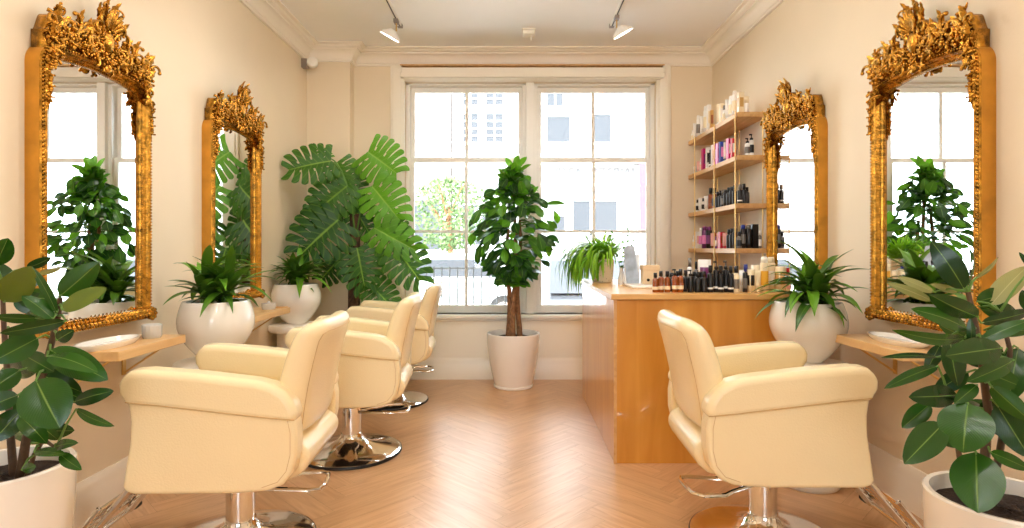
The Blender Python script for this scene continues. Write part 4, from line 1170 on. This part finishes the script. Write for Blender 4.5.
for k in range(5):
    az = k * 1.3; pts = [V((0, 0, .02)), V((cos(az) * .01, sin(az) * .01, .12)), V((cos(az) * .05, sin(az) * .03, .22)), V((cos(az) * .09, sin(az) * .05, .30 + .02 * k))]
    b.tube(pts, [.0015] * 4, 5)
    for j in range(7):
        q = pts[1].lerp(pts[3], j / 6) + V((0, 0, .0)); dr = V((rr.uniform(-1, 1), rr.uniform(-1, 1), rr.uniform(-.2, 1))).normalized()
        leaf(b2, q, q + dr * .028, V((0, -1, .3)), .014, ELL, nl=4, ns=1, tint=rr.random())
b.build('twig', M['stem_green'], tv); b2.build('leaves', M['ficus_leaf'], tv, smooth='all', fix=False)

# ------------------------------------------------------------------ things on the consoles
def oval_tray(x, y, rz, label):
    root = empty('oval_tray', (x, y, .785), rz, label, 'tray', 'white oval trays on the consoles')
    MB().lathe([(0, 0), (.9, 0), (1, .012), (1, .022), (.96, .024), (.93, .010), (0, .008)][0:0] + [(0, 0), (.085, 0), (.098, .016), (.1, .026), (.094, .026), (.084, .008), (0, .006)], n=36, sx=.75, sy=1.75).build('dish', M['white_gloss'], root)
    return root
oval_tray(-1.725, 2.43, 0, 'white oval tray on the near left console under the mirror')
oval_tray(1.70, 2.52, 0, 'white oval tray on the right console under the mirror')
gl = empty('glass_candle', (P(152, 335, 2.66).x, 2.66, .785), 0, 'small cut glass candle holder at the end of the near left console', 'candle holder')
b = MB(); n = 16
pr = [(0, 0), (.036, 0), (.041, .01), (.043, .06), (.040, .064), (.036, .06), (.034, .014), (0, .012)]
b.lathe(pr, n=n, closed_ends=False).build('holder', M['frosted'], gl, angle=20)
MB().lathe([(0, .013), (.033, .013), (.033, .04), (0, .04)], n=20).build('wax', M['cream_plastic'], gl)
gb = empty('glass_jar', (-1.68, 3.92, .785), 0, 'small clear jar with lid on the farther left console', 'jar')
MB().lathe([(0, 0), (.04, 0), (.045, .01), (.045, .03), (0, .03)], n=20).build('body', M['frosted'], gb)
MB().lathe([(0, .03), (.046, .03), (.046, .042), (.01, .046), (.008, .056), (0, .058)], n=20).build('lid', M['frosted'], gb)
tp = tag(MB().box(-.05, .05, -.035, .035, 0, .008).build('card_tray', M['shelf'], loc=(-1.65, 4.02, .785), bevel=.003, seg=2), 'small flat wooden tray at the window end of the farther left console', 'tray')

# ------------------------------------------------------------------ ceiling things
def track(x, label):
    root = empty('light_track', (x, 0, ZC), 0, label, 'light track', 'ceiling light tracks')
    MB().box(-.016, .016, -1.2, 4.62, -.020, 0).build('rail', M['white_plastic'], root)
    MB().box(-.005, .005, -1.2, 4.615, -.0215, -.020).build('conductor_slot', M['black_conduit'], root)
    MB().box(-.019, .019, 4.60, 4.64, -.024, 0).build('end_cap', M['track_grey'], root)
track(-.915, 'white ceiling light track on the left with a dark slot')
track(.80, 'white ceiling light track on the right with a dark slot')
LAMPS = []
def make_spot():
    root = empty('track_spotlight', (0, 0, 0))
    MB().box(-.018, .018, -.03, .03, -.03, 0).build('adapter', M['track_grey'], root, bevel=.003, seg=2)
    MB().tube([(0, 0, -.03), (0, 0, -.09)], .006, 10).build('stem', M['brass'], root)
    hd = MB().lathe([(0, .075), (.028, .075), (.035, .068), (.05, .055), (.085, .03), (.1, .006), (.1, 0), (.094, 0), (.09, .008), (0, .01)], n=36, closed_ends=False).build('lamp_head', M['white_plastic'], root)
    MB().lathe([(0, .001), (.092, .001), (.092, .004), (0, .004)], n=36).build('lamp_lens', M['lamp_face'], hd)
    return root
s0 = make_spot(); s0['category'] = 'spotlight'
def place_spot(x, y, tx, ty, label, first=False):
    r = s0 if first else copy_tree(s0)
    r.location = (x, y, ZC - .0215); r['label'] = label; r['group'] = 'white track spotlights'
    hd = [c for c in r.children if c.name.startswith('lamp_head')][0]
    hd.location = (.055 * (-1 if x < 0 else 1), .02, -.13); hd.scale = (.85, .85, .85)
    aim = V((tx, ty, -1)).normalized()
    hd.rotation_euler = V((0, 0, -1)).rotation_difference(aim).to_euler()
    ld = bpy.data.lights.new('spot', 'SPOT'); ld.energy = SPOT_W; ld.spot_size = R(120); ld.spot_blend = 1; ld.color = (1, .95, .87); ld.shadow_soft_size = .09
    lo = bpy.data.objects.new('spot_beam', ld); COL.objects.link(lo); lo.parent = r
    lo.location = V(hd.location) + aim * .015
    lo.rotation_euler = V((0, 0, -1)).rotation_difference(aim).to_euler()
SPOT_W = 12
place_spot(-.915, 4.47, -.55, .16, 'white track spotlight on the left track near the window', True)
place_spot(.80, 4.40, .55, .16, 'white track spotlight on the right track near the window')
k = 0
for y in (3.1, 1.9, .7):  # extra heads out of view, added to light the room
    for x, t in ((-.915, -.3), (.80, .3)):
        k += 1
        place_spot(x, y, t, .1, 'white track spotlight added out of view on the %s track, %s from the window' % ('left' if x < 0 else 'right', ['second', 'third', 'fourth'][(k - 1) // 2]))
M['globe'] = emis('fill_lamp_glow', (1, .985, .96, 1), 46)  # glow of two unseen globes, added as fill for ceiling and walls
for y, lb in ((2.85, 'unseen globe fill lamp added in the middle of the ceiling, nearest the window'), (.1, 'unseen globe fill lamp added in the middle of the ceiling, above the camera')):
    pd = empty('fill_lamp', (0, y, ZC), 0, lb, 'added fill lamp', 'added globe fill lamps')
    MB().lathe([(0, 0), (.055, 0), (.055, -.012), (.01, -.03), (0, -.03)], n=24).build('ceiling_rose', M['brass'], pd)
    MB().tube([(0, 0, -.02), (0, 0, -.32)], .004, 8).build('cord', M['brass'], pd)
    MB().ball((0, 0, -.41), .115, 24, 16).build('globe', M['globe'], pd, angle=180)
sm = empty('smoke_detector', (.13, 4.74, ZC), 0, 'small square white smoke detector on the ceiling before the window', 'smoke detector')
MB().box(-.055, .055, -.055, .055, -.012, 0).build('base', M['trim'], sm, bevel=.004, seg=2)
MB().box(-.05, .05, -.05, .05, -.045, -.012).build('housing', M['trim'], sm, bevel=.008, seg=3)
MB().tube([(0.02, 0, -.044), (0.02, 0, -.085)], .004, 8).build('pull_cord', M['white_plastic'], sm)
sn = empty('motion_sensor', (XL + .02, 5.02, 2.86), 0, 'small round white sensor high in the back left corner', 'sensor')
sn.location = (XL, 5.03, 2.83)
MB().box(0, .05, -.03, .03, -.035, .045).build('mount', M['track_grey'], sn, bevel=.005, seg=2)
h_ = MB().lathe([(0, 0), (.042, 0), (.048, .01), (.046, .04), (.03, .055), (0, .058)], n=28).build('sensor_head', M['white_plastic'], sn)
h_.location = (.09, 0, .005); h_.rotation_euler = (R(80), 0, R(20))

# ------------------------------------------------------------------ the street outside
YS = 22.0
facade = simple('pale_render', srgb(138, 137, 137), .9, noise=.03, scale=2)
facade2 = simple('pale_pink_brick', srgb(144, 132, 125), .9, noise=.06, scale=6)
dglass = simple('dark_shop_glass', (.05, .053, .06, 1), .4, spec=.2)
dframe = simple('grey_window_paint', srgb(196, 194, 190), .5)
pinkm = simple('pink_banner_cloth', (.30, .05, .09, 1), .7, noise=.15, scale=4)
white_render = simple('white_render', srgb(232, 230, 226), .8)
tarmac = simple('pale_paving', srgb(206, 202, 196), .9, noise=.08, scale=3)
struct(MB().box(-40, 40, -40, YN - .2, -.5, -.4).build('street_ground', tarmac, smooth=False), 'pale street paving', 'street')
struct(MB().box(-40, 40, YB + .3, 60, -.5, -.4).build('street_ground', tarmac, smooth=False), 'pale street paving', 'street')
def sx(px): return (px - VX) * YS / F
def szz(py): return EYE - (py - VY) * YS / F
def building(name, x0, x1, mat, label, wins, extra=None):
    root = empty(name, ((x0 + x1) / 2, YS, -.4), 0, label, 'building')
    def rel(mb): mb.v = [(x - (x0 + x1) / 2, y - YS, z + .4) for x, y, z in mb.v]; return mb
    rel(MB().box(x0, x1, YS, YS + 6, -.4, 8.7)).build('facade', mat, root, smooth=False)
    for (a, b_, top, bot, nx, nz) in wins:
        X0, X1, Z1, Z0 = sx(a), sx(b_), szz(top), szz(bot)
        w = MB(); w.box(X0, X1, YS - .02, YS - .003, Z0, Z1)
        wo = rel(w).build('window', dglass, root, smooth=False)
        fr = MB(); t = .06
        fr.box(X0 - t, X0, YS - .06, YS - .004, Z0 - t, Z1 + t); fr.box(X1, X1 + t, YS - .06, YS - .004, Z0 - t, Z1 + t)
        fr.box(X0, X1, YS - .06, YS - .004, Z1, Z1 + t); fr.box(X0 - .15, X1 + .15, YS - .16, YS - .004, Z0 - t * 1.6, Z0)
        for i in range(1, nx): x = X0 + (X1 - X0) * i / nx; fr.box(x - .025, x + .025, YS - .05, YS - .021, Z0, Z1)
        for i in range(1, nz): z = Z0 + (Z1 - Z0) * i / nz; fr.box(X0, X1, YS - .05, YS - .021, z - .025, z + .025)
        rel(fr).build('window_frame', white_render, wo, smooth=False)
    if extra: extra(root, rel)
    return root
def ex1(root, rel):
    b = MB(); b.box(sx(330), sx(451), YS - .15, YS - .002, szz(157), szz(154)); rel(b).build('ledge', white_render, root, smooth=False)
building('town_house', sx(330), sx(451), facade2, 'pale pinkish building across the street behind the left window', [(380, 398, 95, 142, 2, 4), (425, 447, 262, 210, 1, 1)][:1] + [(362, 440, 200, 250, 3, 1)], ex1)
def ex2(root, rel):
    b = MB()
    for (a, c, t, bt) in ((452, 700, 154, 157), (452, 700, 184, 187), (452, 700, 166, 168)): b.box(sx(a), sx(c), YS - .18, YS - .002, szz(bt), szz(t))
    rel(b).build('ledge', white_render, root, smooth=False)
    b = MB(); b.box(sx(637), sx(643.5), YS - .5, YS - .46, szz(230), szz(164)); bo = rel(b).build('banner', pinkm, root, smooth=False)
    b = MB(); b.box(sx(632), sx(645), YS - .52, YS - .003, szz(163.5), szz(162.5)); rel(b).build('banner_pole', dframe, bo, smooth=False)
building('shop_building', sx(452), sx(720), facade, 'white shop building across the street behind the right window',
    [(463, 478, 114, 143, 2, 4), (486, 503, 114, 143, 2, 4), (463, 478, 92, 106, 2, 2), (486, 503, 92, 106, 2, 2), (547, 570, 117, 143, 1, 1), (590, 611, 115, 143, 1, 1), (547, 563, 92, 107, 2, 1),
     (573, 590, 201, 232, 1, 1), (593, 617, 201, 232, 1, 1), (553, 565, 216, 232, 1, 1), (462, 500, 205, 245, 2, 1), (655, 690, 200, 245, 2, 1)], ex2)
# faint shop lettering
tx = bpy.data.curves.new('letters', 'FONT'); tx.body = 'VITEA TTTERIAL'; tx.size = .46; tx.extrude = .01
to = bpy.data.objects.new('fascia_letters', tx); COL.objects.link(to)
to.rotation_euler = (pi / 2, 0, 0); to.location = (sx(551), YS - .03, szz(176))
tx.materials.append(simple('faint_lettering', (.14, .13, .13, 1), .8))
dg = bpy.context.evaluated_depsgraph_get()
me_ = bpy.data.meshes.new_from_object(to.evaluated_get(dg)); 
lt = bpy.data.objects.new('fascia_letters', me_); COL.objects.link(lt); lt.matrix_world = Matrix.Translation(to.location) @ Matrix.Rotation(pi / 2, 4, 'X')
bpy.data.objects.remove(to)
sb_ = [o for o in bpy.data.objects if o.name == 'shop_building'][0]
lt.parent = sb_; lt.location = V((sx(551), YS - .03, szz(176))) - V(sb_.location); lt.rotation_euler = (pi / 2, 0, 0)

# parked cars
def car(x, y, rz, col, label, van=False):
    root = empty('parked_car', (x, y, -.4), rz, label, 'car', 'cars parked in the street')
    paint = simple('car_paint_' + label.split()[0], col, .25, .2, coat=.6)
    H = 1.5 if not van else 1.95
    body = [(-2.1, .3), (-2.15, .55), (-2.05, .85), (-1.2, .98), (1.35, 1.0), (2.0, .92), (2.12, .6), (2.08, .3)]
    MB().extrude_y(body, -.86, .86).build('body', paint, root, bevel=.08, seg=3)
    cab = [(-1.25, .95), (-.55, H - .06), (-.3, H), (.9, H), (1.15, H - .06), (1.75, .97)]
    MB().extrude_y(cab, -.76, .76).build('cabin', paint, root, bevel=.07, seg=3)
    g = MB(); gp = [(-1.05, 1.02), (-.5, H - .12), (.9, H - .12), (1.45, 1.02)]
    g.extrude_y(gp, -.775, -.765); g.extrude_y(gp, .765, .775)
    g.build('side_windows', dglass, root, smooth=False)
    ws = MB(); a = [ws.vert(p) for p in ((-1.27, -.65, .99), (-1.27, .65, .99), (-.62, .6, H - .08), (-.62, -.6, H - .08))]; c = [ws.vert(V(ws.v[i]) + V((-.012, 0, .01))) for i in a]
    ws.face(a); ws.face(c[::-1]); 
    for i in range(4): ws.face((a[i], a[(i + 1) % 4], c[(i + 1) % 4], c[i]))
    ws.build('windscreen', dglass, root, smooth=False)
    for wx_ in (-1.3, 1.35):
        for sy in (-.8, .8):
            w = MB(); w.tube([(wx_, sy - .1, .32), (wx_, sy + .1, .32)], .32, 24); wo = w.build('wheel', M['rubber'], root)
            MB().tube([(wx_, sy - .105, .32), (wx_, sy + .105, .32)], .19, 16).build('hub_cap', M['track_grey'], wo)
    for sy in (-.6, .6): MB().box(-2.17, -2.10, sy - .16, sy + .16, .62, .76).build('headlight', M['frosted'], root, bevel=.02, seg=2)
    MB().box(-2.17, -2.12, -.28, .28, .42, .54).build('number_plate', M['white_plastic'], root)
car(-1.6, 12.6, R(4), srgb(240, 243, 246), 'white car parked across the street behind the left window')
car(1.15, 9.0, R(90), (.09, .092, .10, 1), 'grey car facing the salon behind the right window')
car(4.1, 13.0, R(-2), srgb(150, 154, 162), 'silver car parked farther right in the street')
# black railing in front of the salon, beyond the left window
ra = empty('street_railing', (-.9, 7.2, -.4), 0, 'thin dark iron railing outside behind the left window', 'railing')
b = MB(); dk = simple('dark_iron', (.04, .04, .04, 1), .5, .1)
for k in range(22): b.tube([(-1.1 + k * .1, 0, 0), (-1.1 + k * .1, 0, 1.38)], .010, 6)
b.build('bars', dk, ra); MB().tube([(-1.15, 0, 1.36), (1.05, 0, 1.36)], .014, 6).build('top_rail', dk, ra); MB().tube([(-1.15, 0, .15), (1.05, 0, .15)], .012, 6).build('bottom_rail', dk, ra)
# street tree
tt = empty('street_tree', (-1.75, 15.5, -.4), 0, 'pale leafy street tree behind the left window', 'tree')
b = MB(); b.tube([(0, 0, 0), (.05, 0, 1.6), (0, .1, 2.8)], [.09, .07, .04], 8)
for k in range(7): a = k * .9; b.tube([(0, .03, 1.5 + .15 * k), (cos(a) * .5, sin(a) * .5, 2.2 + .15 * k), (cos(a) * .9, sin(a) * .8, 2.7 + .12 * k)], [.035, .02, .01], 6)
b.build('trunk', M['bark'], tt)
f = MB(); rr = random.Random(8)
for _ in range(1500):
    a = rr.uniform(0, 2 * pi); q = rr.random() ** .5; z = rr.uniform(-1, 1); s_ = math.sqrt(max(0, 1 - z * z)) * q * (1 + .25 * sin(3 * a))
    c = V((cos(a) * s_ * 1.15, sin(a) * s_ * .9, 2.55 + z * .95)); d = V((rr.uniform(-1, 1), rr.uniform(-1, 1), rr.uniform(-1, 1))).normalized()
    leaf(f, c, c + d * .12, V((rr.uniform(-1, 1), -1, rr.uniform(-1, 1))), .07, ELL, nl=3, ns=1)
f.build('foliage', M['street_leaf'], tt, smooth='all', fix=False)

# ------------------------------------------------------------------ light
w = bpy.data.worlds.new('sky'); sc.world = w; w.use_nodes = True
bg = w.node_tree.nodes['Background']; bg.inputs[0].default_value = (.80, .90, 1.0, 1); bg.inputs[1].default_value = 9.0
sun = bpy.data.lights.new('sun', 'SUN'); sun.energy = 16.0; sun.angle = R(5); sun.color = (1, .96, .9)
so = bpy.data.objects.new('sun', sun); COL.objects.link(so); so.rotation_euler = (R(42), 0, R(-25))   # shines onto the facades opposite
# window portal
pl = bpy.data.lights.new('window_portal', 'AREA'); pl.shape = 'RECTANGLE'; pl.size = OX1 - OX0; pl.size_y = OZ1 - OZ0
pl.cycles.is_portal = True
po = bpy.data.objects.new('window_portal', pl); COL.objects.link(po); po.location = ((OX0 + OX1) / 2, YB + WT + .02, (OZ0 + OZ1) / 2); po.rotation_euler = (R(-90), 0, 0)
pl2 = bpy.data.lights.new('fill_window_portal', 'AREA'); pl2.shape = 'RECTANGLE'; pl2.size = NX1 - NX0; pl2.size_y = NZ1 - NZ0; pl2.cycles.is_portal = True  # portal for the fill opening added behind the camera
po2 = bpy.data.objects.new('fill_window_portal', pl2); COL.objects.link(po2); po2.location = (0, YN - .14, (NZ0 + NZ1) / 2); po2.rotation_euler = (R(90), 0, 0)

# ------------------------------------------------------------------ camera and render settings
cam = bpy.data.cameras.new('camera'); cam.sensor_width = 36; cam.sensor_fit = 'HORIZONTAL'; cam.lens = 36 * F / 1024
cam.shift_x = -(VX - 512) / 1024; cam.shift_y = -(264 - VY) / 1024; cam.clip_start = .05
co = bpy.data.objects.new('camera', cam); COL.objects.link(co); co.location = (0, 0, EYE); co.rotation_euler = (pi / 2, 0, 0)
sc.camera = co
vs = sc.view_settings; vs.view_transform = 'Standard'; vs.look = 'None'; vs.gamma = 1; vs.exposure = 0.40; vs.use_curve_mapping = False
try:
    sc.cycles.use_denoising = True; sc.cycles.max_bounces = 10; sc.cycles.diffuse_bounces = 6; sc.cycles.glossy_bounces = 6; sc.cycles.sample_clamp_indirect = 8
    sc.cycles.use_adaptive_sampling = True; sc.cycles.caustics_reflective = False; sc.cycles.caustics_refractive = False
except Exception: pass
